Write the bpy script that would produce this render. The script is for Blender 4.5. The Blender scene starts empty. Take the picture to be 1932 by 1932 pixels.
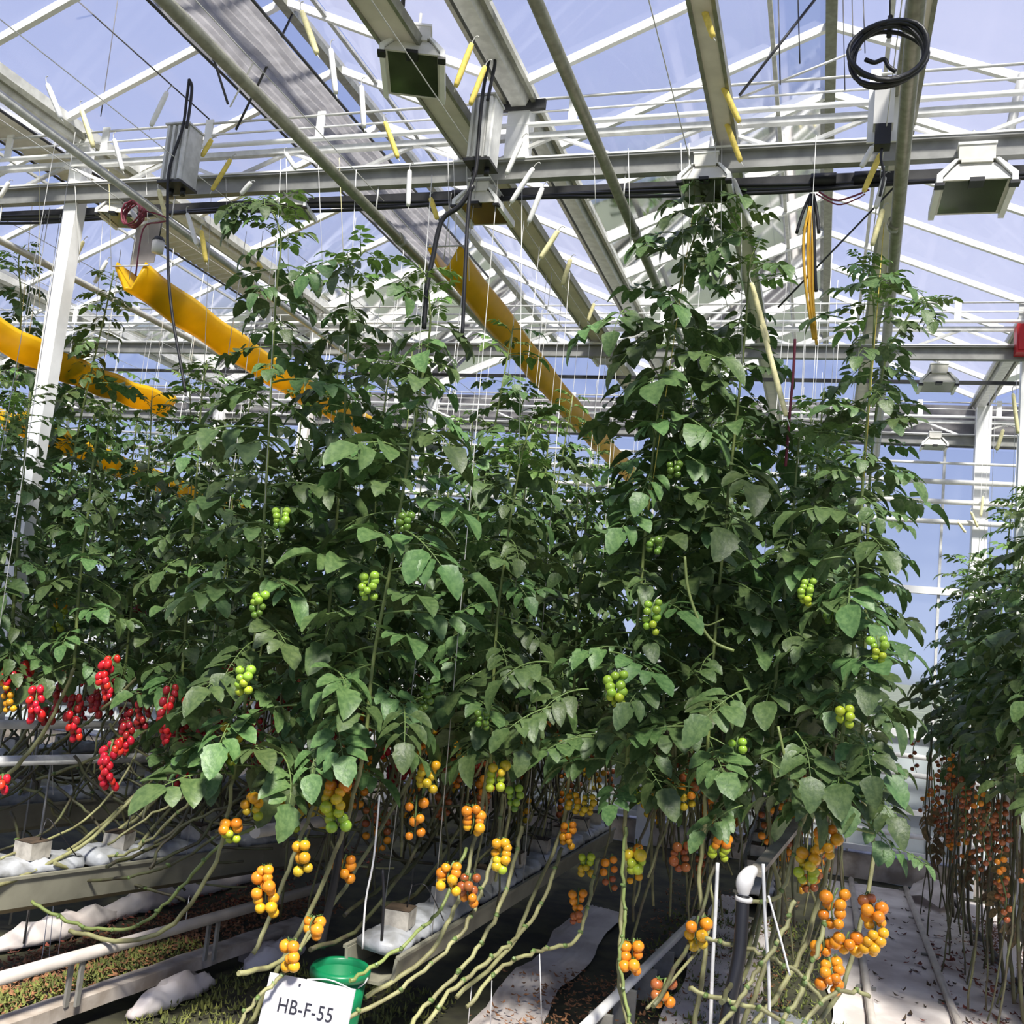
import bpy, math, random
from mathutils import Vector, Matrix, Quaternion
R = random.Random(7)
S = bpy.context.scene
COL = S.collection
PI = math.pi

# ------------------------------------------------------------------ camera
H = 1.7                                  # eye height above the floor
F = 1863.87                              # focal length in pixels of a 1932 px frame
AX = Vector((0.95062006, -0.05648707, 0.30517326))   # world axes seen from the camera
AY = Vector((0.29431963, -0.14791968, -0.94419051))
AZ = Vector((0.09847568, 0.98738492, -0.12399016))
cd = bpy.data.cameras.new('camera'); cam = bpy.data.objects.new('camera', cd); COL.objects.link(cam)
cd.sensor_width = 36; cd.lens = F / 1932 * 36; cd.clip_start = 0.05; cd.clip_end = 500
cam.matrix_world = Matrix(((AX[0], AX[1], AX[2], 0), (AY[0], AY[1], AY[2], 0), (AZ[0], AZ[1], AZ[2], H), (0, 0, 0, 1)))
S.camera = cam

def at(px, py, Y=None, X=None, Z=None):
    """point of the scene seen at a pixel of the photograph, at a known plane"""
    q = Vector((px - 966, 966 - py, -F)); r = Vector((AX.dot(q), AY.dot(q), AZ.dot(q)))
    if Y is not None: t = Y / r[1]
    elif X is not None: t = X / r[0]
    else: t = (Z - H) / r[2]
    return Vector((r[0]*t, r[1]*t, r[2]*t + H))

# ------------------------------------------------------------------ sky, sun, exposure
W = bpy.data.worlds.new('world'); S.world = W; W.use_nodes = True
wn = W.node_tree; wn.nodes.clear()
o = wn.nodes.new('ShaderNodeOutputWorld'); bg = wn.nodes.new('ShaderNodeBackground')
tc = wn.nodes.new('ShaderNodeTexCoord'); sp = wn.nodes.new('ShaderNodeSeparateXYZ'); cr = wn.nodes.new('ShaderNodeValToRGB')
mp = wn.nodes.new('ShaderNodeMapRange'); mp.inputs[1].default_value = -1; mp.inputs[2].default_value = 1
wn.links.new(tc.outputs['Generated'], sp.inputs[0]); wn.links.new(sp.outputs['Z'], mp.inputs[0]); wn.links.new(mp.outputs[0], cr.inputs[0])
e = cr.color_ramp.elements
e[0].position = 0.0; e[0].color = (0.20, 0.22, 0.18, 1)
e[1].position = 1.0; e[1].color = (0.30, 0.37, 0.70, 1)
x = e.new(0.49); x.color = (0.30, 0.32, 0.30, 1)
x = e.new(0.505); x.color = (0.52, 0.62, 0.92, 1)
x = e.new(0.62); x.color = (0.37, 0.46, 0.82, 1)
x = e.new(0.80); x.color = (0.32, 0.40, 0.76, 1)
bg.inputs[1].default_value = 0.72
wn.links.new(cr.outputs[0], bg.inputs[0]); wn.links.new(bg.outputs[0], o.inputs[0])
sd = bpy.data.lights.new('sun', 'SUN'); sd.energy = 7.4; sd.angle = math.radians(9); sd.color = (1.0, 0.95, 0.87)
sun = bpy.data.objects.new('sun', sd); COL.objects.link(sun)
sun.rotation_euler = Vector((0.35, -0.62, 1.0)).to_track_quat('Z', 'Y').to_euler()
S.view_settings.view_transform = 'Standard'; S.view_settings.look = 'None'
S.view_settings.exposure = 0.45; S.view_settings.gamma = 1; S.view_settings.use_curve_mapping = False

# ------------------------------------------------------------------ materials
def mat(name, col, rough=0.5, metal=0.0, var=0.0, nscale=8.0, col2=None, bump=0.0, trans=0.0, objvar=0.0, spec=0.5):
    m = bpy.data.materials.new(name); m.use_nodes = True; n = m.node_tree; L = n.links
    b = n.nodes['Principled BSDF']
    b.inputs['Roughness'].default_value = rough; b.inputs['Metallic'].default_value = metal
    b.inputs['Specular IOR Level'].default_value = spec
    c2 = col2 or tuple(v*(1-var) for v in col)
    t = n.nodes.new('ShaderNodeTexCoord'); nz = n.nodes.new('ShaderNodeTexNoise'); nz.inputs['Scale'].default_value = nscale
    nz.inputs['Detail'].default_value = 5
    L.new(t.outputs['Object'], nz.inputs['Vector'])
    rp = n.nodes.new('ShaderNodeValToRGB'); rp.color_ramp.elements[0].position = 0.38; rp.color_ramp.elements[1].position = 0.62
    rp.color_ramp.elements[0].color = (*c2, 1); rp.color_ramp.elements[1].color = (*col, 1)
    L.new(nz.outputs[0], rp.inputs[0]); out = rp.outputs[0]
    if objvar:
        oi = n.nodes.new('ShaderNodeObjectInfo'); hs = n.nodes.new('ShaderNodeHueSaturation')
        m1 = n.nodes.new('ShaderNodeMapRange'); m1.inputs[3].default_value = 1-objvar; m1.inputs[4].default_value = 1+objvar
        m2 = n.nodes.new('ShaderNodeMapRange'); m2.inputs[3].default_value = 0.5-objvar*0.07; m2.inputs[4].default_value = 0.5+objvar*0.05
        L.new(oi.outputs['Random'], m1.inputs[0]); L.new(oi.outputs['Random'], m2.inputs[0])
        L.new(m1.outputs[0], hs.inputs['Value']); L.new(m2.outputs[0], hs.inputs['Hue']); L.new(out, hs.inputs['Color']); out = hs.outputs[0]
    L.new(out, b.inputs['Base Color'])
    if bump:
        bp = n.nodes.new('ShaderNodeBump'); bp.inputs['Strength'].default_value = bump; bp.inputs['Distance'].default_value = 0.01
        L.new(nz.outputs[0], bp.inputs['Height']); L.new(bp.outputs[0], b.inputs['Normal'])
    if trans:
        tr = n.nodes.new('ShaderNodeBsdfTranslucent'); mx = n.nodes.new('ShaderNodeMixShader'); mx.inputs[0].default_value = trans
        L.new(out, tr.inputs[0]); L.new(b.outputs[0], mx.inputs[1]); L.new(tr.outputs[0], mx.inputs[2])
        L.new(mx.outputs[0], n.nodes['Material Output'].inputs[0])
    return m

def glass_mat(name, haze, hazecol):
    m = bpy.data.materials.new(name); m.use_nodes = True; n = m.node_tree; L = n.links; n.nodes.clear()
    out = n.nodes.new('ShaderNodeOutputMaterial'); tr = n.nodes.new('ShaderNodeBsdfTransparent'); gl = n.nodes.new('ShaderNodeBsdfGlossy')
    df = n.nodes.new('ShaderNodeBsdfTranslucent'); d2 = n.nodes.new('ShaderNodeBsdfDiffuse')
    gl.inputs['Roughness'].default_value = 0.05
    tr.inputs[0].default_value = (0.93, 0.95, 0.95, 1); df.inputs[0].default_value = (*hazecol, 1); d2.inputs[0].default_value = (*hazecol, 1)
    md = n.nodes.new('ShaderNodeMixShader'); md.inputs[0].default_value = 0.4
    L.new(df.outputs[0], md.inputs[1]); L.new(d2.outputs[0], md.inputs[2])
    nz = n.nodes.new('ShaderNodeTexNoise'); nz.inputs['Scale'].default_value = 2.2; nz.inputs['Detail'].default_value = 6
    t = n.nodes.new('ShaderNodeTexCoord'); L.new(t.outputs['Object'], nz.inputs['Vector'])
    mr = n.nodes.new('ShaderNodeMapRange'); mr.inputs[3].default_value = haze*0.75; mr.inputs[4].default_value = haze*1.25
    L.new(nz.outputs[0], mr.inputs[0])
    m1 = n.nodes.new('ShaderNodeMixShader'); L.new(mr.outputs[0], m1.inputs[0]); L.new(tr.outputs[0], m1.inputs[1]); L.new(md.outputs[0], m1.inputs[2])
    lw = n.nodes.new('ShaderNodeLayerWeight'); lw.inputs[0].default_value = 0.12
    m2 = n.nodes.new('ShaderNodeMixShader'); L.new(lw.outputs['Fresnel'], m2.inputs[0]); L.new(m1.outputs[0], m2.inputs[1]); L.new(gl.outputs[0], m2.inputs[2])
    L.new(m2.outputs[0], out.inputs[0])
    return m

M = {}
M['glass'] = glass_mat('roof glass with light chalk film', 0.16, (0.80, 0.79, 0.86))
M['glass_chalk'] = glass_mat('roof glass with chalk film and painted glare', 0.30, (0.70, 0.68, 0.72))  # extra haze paints the sun's glare into the right-hand slopes
M['glass_clean'] = glass_mat('clean vent glass', 0.02, (0.8, 0.85, 0.9))
M['wall_glass'] = glass_mat('wall glass', 0.12, (0.8, 0.85, 0.9))
M['white_paint'] = mat('white painted aluminium', (0.88, 0.88, 0.88), 0.4, 0, 0.08, 14)
M['galv'] = mat('galvanised steel', (0.60, 0.60, 0.58), 0.42, 0.15, 0.22, 26)
M['galv_light'] = mat('pale galvanised steel', (0.76, 0.76, 0.75), 0.45, 0.05, 0.2, 22)
M['pipe_grey'] = mat('grey green pipe', (0.30, 0.30, 0.24), 0.38, 0.4, 0.25, 30)
M['dark_steel'] = mat('dark steel', (0.06, 0.06, 0.065), 0.5, 0.3, 0.3, 20)
M['cream_panel'] = mat('cream aluminium panel', (0.74, 0.69, 0.62), 0.5, 0, 0.15, 9)
M['lamp_shell'] = mat('cream lamp shell', (0.72, 0.70, 0.65), 0.45, 0, 0.12, 15)
M['lamp_glass'] = mat('dim green lamp reflector', (0.11, 0.12, 0.08), 0.15, 0.6, 0.4, 6)
M['black_rubber'] = mat('black rubber', (0.012, 0.012, 0.015), 0.45, 0, 0.2, 20)
M['red_cable'] = mat('dull red cable', (0.25, 0.04, 0.07), 0.5, 0, 0.2, 20)
M['yellow_cable'] = mat('yellow cable', (0.75, 0.42, 0.03), 0.5, 0, 0.2, 20)
M['twine_yellow'] = mat('yellow twine', (0.92, 0.72, 0.16), 0.8, 0, 0.2, 60)
M['twine_pale'] = mat('pale yellow twine', (0.92, 0.84, 0.46), 0.8, 0, 0.2, 60)
M['twine_white'] = mat('white twine', (0.93, 0.92, 0.90), 0.8, 0, 0.1, 60)
M['sticky'] = mat('yellow sticky film', (0.95, 0.64, 0.015), 0.35, 0, 0.14, 7, trans=0.5)
M['screen_cloth'] = mat('grey screen cloth', (0.40, 0.385, 0.40), 0.8, 0, 0.25, 12, trans=0.55)
M['chord_grey'] = mat('grey steel with painted shade', (0.30, 0.30, 0.29), 0.5, 0.1, 0.25, 12)  # shade on the truss face below its sunlit top, put into the colour
M['clear_plastic'] = mat('milky plastic', (0.62, 0.58, 0.58), 0.35, 0, 0.2, 9, trans=0.5)
M['leaf'] = mat('tomato leaf', (0.120, 0.196, 0.064), 0.45, 0, 0, 16, col2=(0.068, 0.130, 0.040), bump=0.25, trans=0.16, objvar=0.34, spec=0.48)
M['leaf_young'] = mat('young tomato leaf', (0.17, 0.28, 0.06), 0.42, 0, 0, 16, col2=(0.10, 0.19, 0.045), bump=0.2, trans=0.22, objvar=0.28)
M['petiole'] = mat('leaf stalk', (0.16, 0.24, 0.07), 0.5, 0, 0.3, 20)
M['stem'] = mat('green stem', (0.24, 0.30, 0.09), 0.5, 0, 0.35, 9)
M['old_stem'] = mat('old stem', (0.33, 0.33, 0.15), 0.6, 0, 0, 12, col2=(0.18, 0.17, 0.08), bump=0.3)
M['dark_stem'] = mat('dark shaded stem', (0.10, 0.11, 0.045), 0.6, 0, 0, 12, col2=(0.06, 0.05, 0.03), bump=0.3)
M['calyx'] = mat('calyx', (0.10, 0.19, 0.04), 0.6, 0, 0.3, 30)
FR = {'o': (0.82, 0.29, 0.02), 'a': (0.80, 0.40, 0.02), 'y': (0.70, 0.50, 0.03), 'l': (0.45, 0.55, 0.04), 'g': (0.30, 0.48, 0.05),
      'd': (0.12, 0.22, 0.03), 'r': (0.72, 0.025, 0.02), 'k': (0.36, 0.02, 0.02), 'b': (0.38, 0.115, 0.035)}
FN = {'o': 'orange', 'a': 'amber', 'y': 'yellow', 'l': 'lime', 'g': 'green', 'd': 'dark green', 'r': 'red', 'k': 'dark red', 'b': 'brown orange'}
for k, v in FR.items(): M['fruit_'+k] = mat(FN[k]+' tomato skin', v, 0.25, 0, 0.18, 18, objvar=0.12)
M['pipe_white'] = mat('white heating pipe', (0.78, 0.77, 0.74), 0.35, 0, 0.18, 12)
M['pipe_cream'] = mat('cream heating pipe', (0.60, 0.54, 0.48), 0.4, 0, 0.22, 8)
M['gutter'] = mat('olive steel gutter', (0.30, 0.29, 0.22), 0.5, 0.1, 0.3, 6)
M['slab_film'] = mat('white slab film', (0.46, 0.48, 0.51), 0.35, 0, 0, 9, col2=(0.24, 0.245, 0.24), bump=0.8)
M['rockwool'] = mat('grey rockwool', (0.46, 0.43, 0.37), 0.9, 0, 0.35, 20, bump=0.4)
M['kerb'] = mat('stained concrete', (0.52, 0.46, 0.40), 0.85, 0, 0, 7, col2=(0.30, 0.25, 0.20), bump=0.4)
M['bracket'] = mat('grey bracket', (0.30, 0.29, 0.26), 0.5, 0.3, 0.3, 14)
M['cloth'] = mat('dirty white ground cloth', (0.84, 0.77, 0.73), 0.75, 0, 0, 3.2, col2=(0.55, 0.48, 0.45), bump=0.6)
M['soil'] = mat('damp soil', (0.075, 0.075, 0.038), 0.9, 0, 0, 5, col2=(0.028, 0.026, 0.018), bump=0.8)
M['moss'] = mat('moss', (0.20, 0.22, 0.05), 0.9, 0, 0, 14, col2=(0.09, 0.11, 0.03), bump=0.6, objvar=0.2)
M['debris'] = mat('brown leaf litter', (0.36, 0.17, 0.075), 0.85, 0, 0, 16, col2=(0.17, 0.08, 0.04), bump=0.5)
M['red_litter'] = mat('reddish leaf litter', (0.30, 0.075, 0.045), 0.85, 0, 0, 16, col2=(0.11, 0.05, 0.035), bump=0.5)
M['dark_litter'] = mat('dark leaf litter', (0.09, 0.06, 0.035), 0.85, 0, 0.5, 16, bump=0.5)
M['dry_leaf'] = mat('withered leaf', (0.25, 0.17, 0.08), 0.8, 0, 0, 16, col2=(0.12, 0.10, 0.045), trans=0.2, objvar=0.3)
M['green_plastic'] = mat('green plastic', (0.005, 0.20, 0.075), 0.35, 0, 0.2, 6)
M['yellow_plastic'] = mat('yellow plastic', (0.62, 0.42, 0.01), 0.35, 0, 0.25, 6)
M['sign'] = mat('white sign board', (0.56, 0.55, 0.58), 0.4, 0, 0.05, 5)
M['ink'] = mat('dark ink', (0.02, 0.02, 0.03), 0.6)
M['white_plastic'] = mat('white plastic', (0.80, 0.78, 0.76), 0.35, 0, 0.1, 10)
M['red_paint'] = mat('red paint', (0.60, 0.02, 0.03), 0.4, 0, 0.1, 10)
M['wood'] = mat('grey weathered board', (0.40, 0.36, 0.30), 0.8, 0, 0.35, 12, bump=0.3)
M['wall_panel'] = mat('pale wall panel', (0.60, 0.66, 0.68), 0.4, 0, 0.1, 4)
M['ground'] = mat('ground outside', (0.16, 0.18, 0.12), 0.9, 0, 0.4, 0.5)

# ------------------------------------------------------------------ mesh helpers
def frame(d):
    d = d.normalized(); u = Vector((0, 0, 1)) if abs(d.z) < 0.95 else Vector((0, 1, 0))
    s = d.cross(u).normalized(); return d, s, s.cross(d).normalized()

class MB:
    def __init__(s): s.v = []; s.f = []; s.m = []; s.sm = []
    def add(s, vs, fs, mi=0, smooth=False):
        b = len(s.v); s.v += [Vector(v) for v in vs]
        for f in fs: s.f.append([b+i for i in f]); s.m.append(mi); s.sm.append(smooth)
        return s
    def box(s, lo, hi, mi=0):
        x0, y0, z0 = lo; x1, y1, z1 = hi
        return s.add([(x0,y0,z0),(x1,y0,z0),(x1,y1,z0),(x0,y1,z0),(x0,y0,z1),(x1,y0,z1),(x1,y1,z1),(x0,y1,z1)],
              [(0,3,2,1),(4,5,6,7),(0,1,5,4),(1,2,6,5),(2,3,7,6),(3,0,4,7)], mi)
    def bar(s, p, q, w, h, mi=0, up=None):
        p = Vector(p); q = Vector(q); d, sd_, u = frame(q-p)
        if up is not None:
            u = Vector(up); u = (u - d*u.dot(d)).normalized(); sd_ = d.cross(u)
        c = []
        for o_ in (p, q):
            for a, b in ((-1,-1),(1,-1),(1,1),(-1,1)): c.append(o_ + sd_*(a*w/2) + u*(b*h/2))
        return s.add(c, [(0,1,2,3),(7,6,5,4),(0,4,5,1),(1,5,6,2),(2,6,7,3),(3,7,4,0)], mi)
    def tube(s, pts, r, n=6, mi=0, cap=True):
        pts = [Vector(p) for p in pts]; k = len(pts)
        rs = r if isinstance(r, (list, tuple)) else [r]*k
        d0, sd_, u = frame(pts[1]-pts[0]); vs = []; fs = []
        for i, p in enumerate(pts):
            d = (pts[min(i+1, k-1)] - pts[max(i-1, 0)])
            if d.length < 1e-9: d = d0
            d = d.normalized()
            sd_ = (sd_ - d*sd_.dot(d)); sd_ = sd_.normalized() if sd_.length > 1e-6 else frame(d)[1]
            u = sd_.cross(d)
            for j in range(n):
                a = 2*PI*j/n; vs.append(p + sd_*(math.cos(a)*rs[i]) + u*(math.sin(a)*rs[i]))
        for i in range(k-1):
            for j in range(n): fs.append((i*n+j, i*n+(j+1)%n, (i+1)*n+(j+1)%n, (i+1)*n+j))
        s.add(vs, fs, mi, True)
        if cap:
            b = len(s.v) - k*n
            s.f.append([b+j for j in range(n)][::-1]); s.m.append(mi); s.sm.append(False)
            s.f.append([b+(k-1)*n+j for j in range(n)]); s.m.append(mi); s.sm.append(False)
        return s
    def lathe(s, prof, n=16, c=(0,0,0), mi=0):
        vs = []; fs = []; k = len(prof); c = Vector(c)
        for r, z in prof:
            for j in range(n): a = 2*PI*j/n; vs.append(c + Vector((r*math.cos(a), r*math.sin(a), z)))
        for i in range(k-1):
            for j in range(n): fs.append((i*n+j, i*n+(j+1)%n, (i+1)*n+(j+1)%n, (i+1)*n+j))
        return s.add(vs, fs, mi, True)
    def loft(s, rings, mi=0, close=True, caps=False, smooth=False):
        n = len(rings[0]); vs = [v for r in rings for v in r]; fs = []
        for i in range(len(rings)-1):
            for j in range(n if close else n-1): fs.append((i*n+j, i*n+(j+1)%n, (i+1)*n+(j+1)%n, (i+1)*n+j))
        if caps: fs.append(tuple(range(n))[::-1]); fs.append(tuple((len(rings)-1)*n+j for j in range(n)))
        return s.add(vs, fs, mi, smooth)
    def mesh(s, name, mats, off=Vector((0,0,0))):
        me = bpy.data.meshes.new(name)
        me.from_pydata([tuple(v-off) for v in s.v], [], s.f)
        me.polygons.foreach_set('material_index', s.m); me.polygons.foreach_set('use_smooth', s.sm)
        for m in mats: me.materials.append(m)
        me.update(); return me

WL = {}                                   # world location of every object
def put(name, me, parent=None, loc=Vector((0,0,0)), rot=None, scale=None):
    ob = bpy.data.objects.new(name, me); COL.objects.link(ob); loc = Vector(loc); WL[ob] = loc
    if parent is not None: ob.parent = parent; ob.location = loc - WL[parent]
    else: ob.location = loc
    if rot is not None: ob.rotation_mode = 'QUATERNION'; ob.rotation_quaternion = rot
    if scale is not None: ob.scale = (scale,)*3 if not hasattr(scale, '__len__') else scale
    return ob
def part(name, mb, mats, parent=None, label=None, loc=None):
    mats = [M[m] if isinstance(m, str) else m for m in (mats if isinstance(mats, (list, tuple)) else [mats])]
    l = WL[parent] if (loc is None and parent is not None) else Vector(loc or (0,0,0))
    ob = put(name, mb.mesh(name, mats, l), parent, l)
    if label: ob['label'] = label
    return ob
def tag(ob, label, cat, group=None):
    ob['label'] = label; ob['category'] = cat
    if group: ob['group'] = group
    return ob
def thing(name, loc, label, cat, group=None): return tag(put(name, None, None, loc), label, cat, group)
def struct(name, loc=(0,0,0)):
    ob = put(name, None, None, loc); ob['kind'] = 'structure'; return ob
def sstruct(name, mb, mats):
    ob = part(name, mb, mats); ob['kind'] = 'structure'; return ob
def curve(pts, n=4):
    """smooth path through points"""
    pts = [Vector(p) for p in pts]; out = []
    for i in range(len(pts)-1):
        p0 = pts[max(i-1,0)]; p1 = pts[i]; p2 = pts[i+1]; p3 = pts[min(i+2, len(pts)-1)]
        for k in range(n):
            t = k/n; out.append(0.5*((2*p1) + (p2-p0)*t + (2*p0-5*p1+4*p2-p3)*t*t + (3*p1-p0-3*p2+p3)*t*t*t))
    out.append(pts[-1]); return out
def jit(a): return Vector((R.uniform(-a,a), R.uniform(-a,a), R.uniform(-a,a)))

# ------------------------------------------------------------------ the setting: floor, ground
mb = MB(); nx, ny = 60, 50
vs = []; fs = []
for j in range(ny+1):
    for i in range(nx+1):
        vs.append((-10+i*15/nx, -0.5+j*9.55/ny, R.uniform(-0.012, 0.0)))
for j in range(ny):
    for i in range(nx): a = j*(nx+1)+i; fs.append((a, a+1, a+nx+2, a+nx+1))
mb.add(vs, fs, 0, True); sstruct('floor', mb, 'soil')
sstruct('ground', MB().box((-150,-100,-0.3), (150,200,-0.05)), 'ground')
def sheet(name, x0, x1, y0, y1, amp, label, m='cloth', nx=26, ny=60):
    mb = MB(); g = []
    for k, z0 in ((0, 0.006), (1, 0.001)):
        for j in range(ny+1):
            for i in range(nx+1):
                x = x0+(x1-x0)*i/nx; y = y0+(y1-y0)*j/ny
                w = amp*(math.sin(y*9+math.sin(x*5)*1.3)*0.5+math.sin(y*17+x*7)*0.3+R.uniform(-.35,.35))
                g.append((x+0.02*math.sin(y*6), y, z0+max(0, w+amp*0.6)))
    n1 = (nx+1)*(ny+1); fs = []
    for j in range(ny):
        for i in range(nx):
            a = j*(nx+1)+i; fs.append((a, a+1, a+nx+2, a+nx+1))
    mb.add(g[:n1], fs, 0, True)
    ob = part(name, mb, m); ob['kind'] = 'structure'; ob['label'] = label
    return ob
sheet('ground_sheet', 0.14, 2.6, 3.5, 8.75, 0.012, 'dirty white ground cloth wrinkled along the right aisle')
sheet('ground_sheet', -1.38, -1.10, 2.4, 6.6, 0.014, 'white ground cloth under the leaning stems in the middle')
sheet('ground_sheet', -0.60, -0.20, 3.2, 7.6, 0.012, 'white ground cloth right of the rising pipe rail', nx=14)
sheet('ground_sheet', -0.42, 0.06, 3.6, 5.3, 0.012, 'crumpled white ground cloth under the black post', 'slab_film', nx=12, ny=24)

# ------------------------------------------------------------------ roof
ZV, ZR = 4.07, 4.60
VAL = [-8.75, -6.30, -3.85, -1.40, 1.17, 3.65]
BY = [3.795 + 0.57*k for k in range(-4, 10)]; BY = [b for b in BY if b < 9.0] + [9.05]
roof = struct('ceiling')
pane_cache = {}
for vi in range(len(VAL)-1):
    xa, xb = VAL[vi], VAL[vi+1]; xr = (xa+xb)/2
    for side in (0, 1):
        xv = xa if side == 0 else xb
        dv = Vector((xr-xv, 0, ZR-ZV)); L_ = dv.length; ex = dv.normalized()
        for yi in range(len(BY)-1):
            y0, y1 = BY[yi], BY[yi+1]
            key = (vi, side, round(y1-y0, 3))
            if key not in pane_cache:
                a = Vector((0,0,0)); ey = Vector((0, y1-y0, 0)); tt = ex.cross(Vector((0,1,0))); tt = tt if tt.z > 0 else -tt
                me = []
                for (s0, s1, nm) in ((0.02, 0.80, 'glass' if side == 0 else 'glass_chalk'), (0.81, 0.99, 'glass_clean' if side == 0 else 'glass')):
                    m_ = MB(); p0 = ex*(L_*s0)+tt*0.016; p1 = ex*(L_*s1)+tt*0.016
                    b0, b1 = Vector((0, 0.006, 0)), Vector((0, y1-y0-0.006, 0))
                    m_.add([p0+b0, p1+b0, p1+b1, p0+b1], [(0,1,2,3)])
                    me.append(m_.mesh('pane', [M[nm]]))
                pane_cache[key] = me
            me = pane_cache[key]
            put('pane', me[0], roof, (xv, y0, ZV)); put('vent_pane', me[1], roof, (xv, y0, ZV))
        for yi, y in enumerate(BY[:-1]):
            key = ('bar', vi, side)
            if key not in pane_cache:
                m_ = MB().bar((0,0,0), dv, 0.026, 0.036)
                pane_cache[key] = m_.mesh('glazing_bar', [M['white_paint']])
            put('glazing_bar', pane_cache[key], roof, (xv, y, ZV))
        # purlin where the vent closes
        m_ = MB(); p = Vector((xv, 0, ZV)) + ex*(L_*0.805)
        m_.bar((p.x, 1.0, p.z), (p.x, 9.05, p.z), 0.02, 0.016); part('vent_rail', m_, 'galv', roof)
    part('ridge_beam', MB().bar((xr, 1.0, ZR), (xr, 9.05, ZR), 0.05, 0.06), 'pipe_grey', roof)
for xv in VAL:
    m_ = MB()
    pr = [(-0.10,0.06),(-0.095,0.0),(-0.06,-0.045),(0.06,-0.045),(0.095,0.0),(0.10,0.06),(0.085,0.06),(0.08,0.0),(0.05,-0.03),(-0.05,-0.03),(-0.08,0.0),(-0.085,0.06)]
    m_.loft([[Vector((xv+a*0.55, y, ZV-0.02+b)) for a, b in pr] for y in (1.0, 9.05)], 0, True, True)
    part('valley_gutter', m_, 'galv_light', roof)
    for dx in (-0.066, 0.066):
        part('gutter_lip', MB().bar((xv+dx, 1.0, ZV-0.035), (xv+dx, 9.05, ZV-0.035), 0.018, 0.03), 'pipe_grey', roof)

# ------------------------------------------------------------------ lattice trusses
def truss(Y, k, hi):
    t = struct('roof_truss', (0, Y, 0)); t['label'] = ['near white lattice truss crossing the roof', 'middle white lattice truss', 'end wall lattice truss'][k]
    x0, x1 = -8.8, 3.7
    z0, z1 = 3.69, 3.765
    m_ = MB()                                        # channel: web, two flanges
    m_.box((x0, Y-0.006, z0), (x1, Y+0.006, z1)); m_.box((x0, Y-0.03, z1-0.006), (x1, Y+0.03, z1+0.004)); m_.box((x0, Y-0.012, z0-0.004), (x1, Y+0.03, z0+0.006))
    part('lower_chord', m_, 'chord_grey', t)
    part('chord_cap', MB().box((x0, Y-0.034, z1+0.004), (x1, Y+0.034, z1+0.012)), 'white_paint', t)
    part('upper_chord', MB().bar((x0, Y, 3.885), (x1, Y, 3.885), 0.032, 0.026), 'galv_light', t)
    part('screen_tube', MB().tube([(x0, Y-0.03, 3.925), (x1, Y-0.03, 3.925)], 0.012, 8), 'white_paint', t)
    part('drive_rod', MB().tube([(x0, Y-0.01, 4.055), (x1, Y-0.01, 4.055)], 0.006, 6), 'galv', t)
    part('drive_rod', MB().tube([(x0, Y-0.01, 3.995), (x1, Y-0.01, 3.995)], 0.005, 6), 'galv_light', t)
    n = 38; dx = (x1-x0)/n
    for i in range(n):
        a = x0+dx*i
        if i % 2 == 0: p, q = (a+0.05, Y, z1+0.008), (a+dx-0.02, Y, 3.875)
        else: p, q = (a+0.02, Y, 3.875), (a+dx-0.05, Y, z1+0.008)
        part('diagonal', MB().bar(p, q, 0.018, 0.014), 'white_paint' if i % 2 else 'galv', t)
    for i in range(20):
        a = -8.6+i*0.62
        part('rod_post', MB().box((a-0.02, Y-0.015, 3.93), (a+0.02, Y-0.005, 4.075)), 'white_paint', t)
    return t
truss(3.9, 0, True); truss(6.53, 1, False); truss(9.0, 2, False)
for (X, Y, lab) in ((-3.82, 3.95, 'white roof post standing among the plants at left'), (1.12, 6.58, 'white roof post at the right edge'), (-3.85, 6.58, 'white roof post behind the left rows'), (-8.75, 3.95, 'white roof post far to the left')):
    t = struct('roof_post', (X, Y, 0)); t['label'] = lab
    part('shaft', MB().box((X-0.04, Y-0.035, 0), (X+0.04, Y+0.035, 4.02)), 'white_paint', t)
    part('head_bracket', MB().box((X-0.07, Y-0.05, 3.93), (X+0.07, Y-0.038, 4.05)), 'galv_light', t)
    part('base_plate', MB().box((X-0.08, Y-0.08, 0), (X+0.08, Y+0.08, 0.015)), 'galv', t)
# short stub holding the middle valley on the near truss
t = struct('valley_bracket', (-1.40, 3.9, 3.9)); t['label'] = 'bracket holding the middle valley gutter on the near truss'
part('stub', MB().box((-1.45, 3.86, 3.77), (-1.35, 3.94, 4.03)), 'white_paint', t)
part('clamp', MB().box((-1.52, 3.85, 3.99), (-1.28, 3.87, 4.035)), 'dark_steel', t)

# ------------------------------------------------------------------ end wall and side wall
wl = struct('wall_back', (0, 9.05, 0))
part('kerb_wall', MB().box((-9, 9.02, 0), (5, 9.2, 0.20)), 'kerb', wl)
for z in (0.26, 0.60): part('sill_rail', MB().box((-9, 9.0, z-0.03), (5, 9.06, z+0.01)), 'white_paint', wl)
xs = [-9+0.62*i for i in range(23)]
for i in range(len(xs)-1):
    part('panel', MB().box((xs[i]+0.01, 9.07, 0.22), (xs[i+1]-0.01, 9.08, 1.2)), 'wall_panel', wl)
    part('pane', MB().add([(xs[i]+0.012, 9.075, 1.25), (xs[i+1]-0.012, 9.075, 1.25), (xs[i+1]-0.012, 9.075, 2.40), (xs[i]+0.012, 9.075, 2.40)], [(0,1,2,3)]), 'wall_glass', wl)
    part('pane', MB().add([(xs[i]+0.012, 9.075, 2.46), (xs[i+1]-0.012, 9.075, 2.46), (xs[i+1]-0.012, 9.075, 3.66), (xs[i]+0.012, 9.075, 3.66)], [(0,1,2,3)]), 'wall_glass', wl)
    part('mullion', MB().box((xs[i]-0.01, 9.05, 0.2), (xs[i]+0.01, 9.09, 3.7)), 'galv_light', wl)
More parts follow.
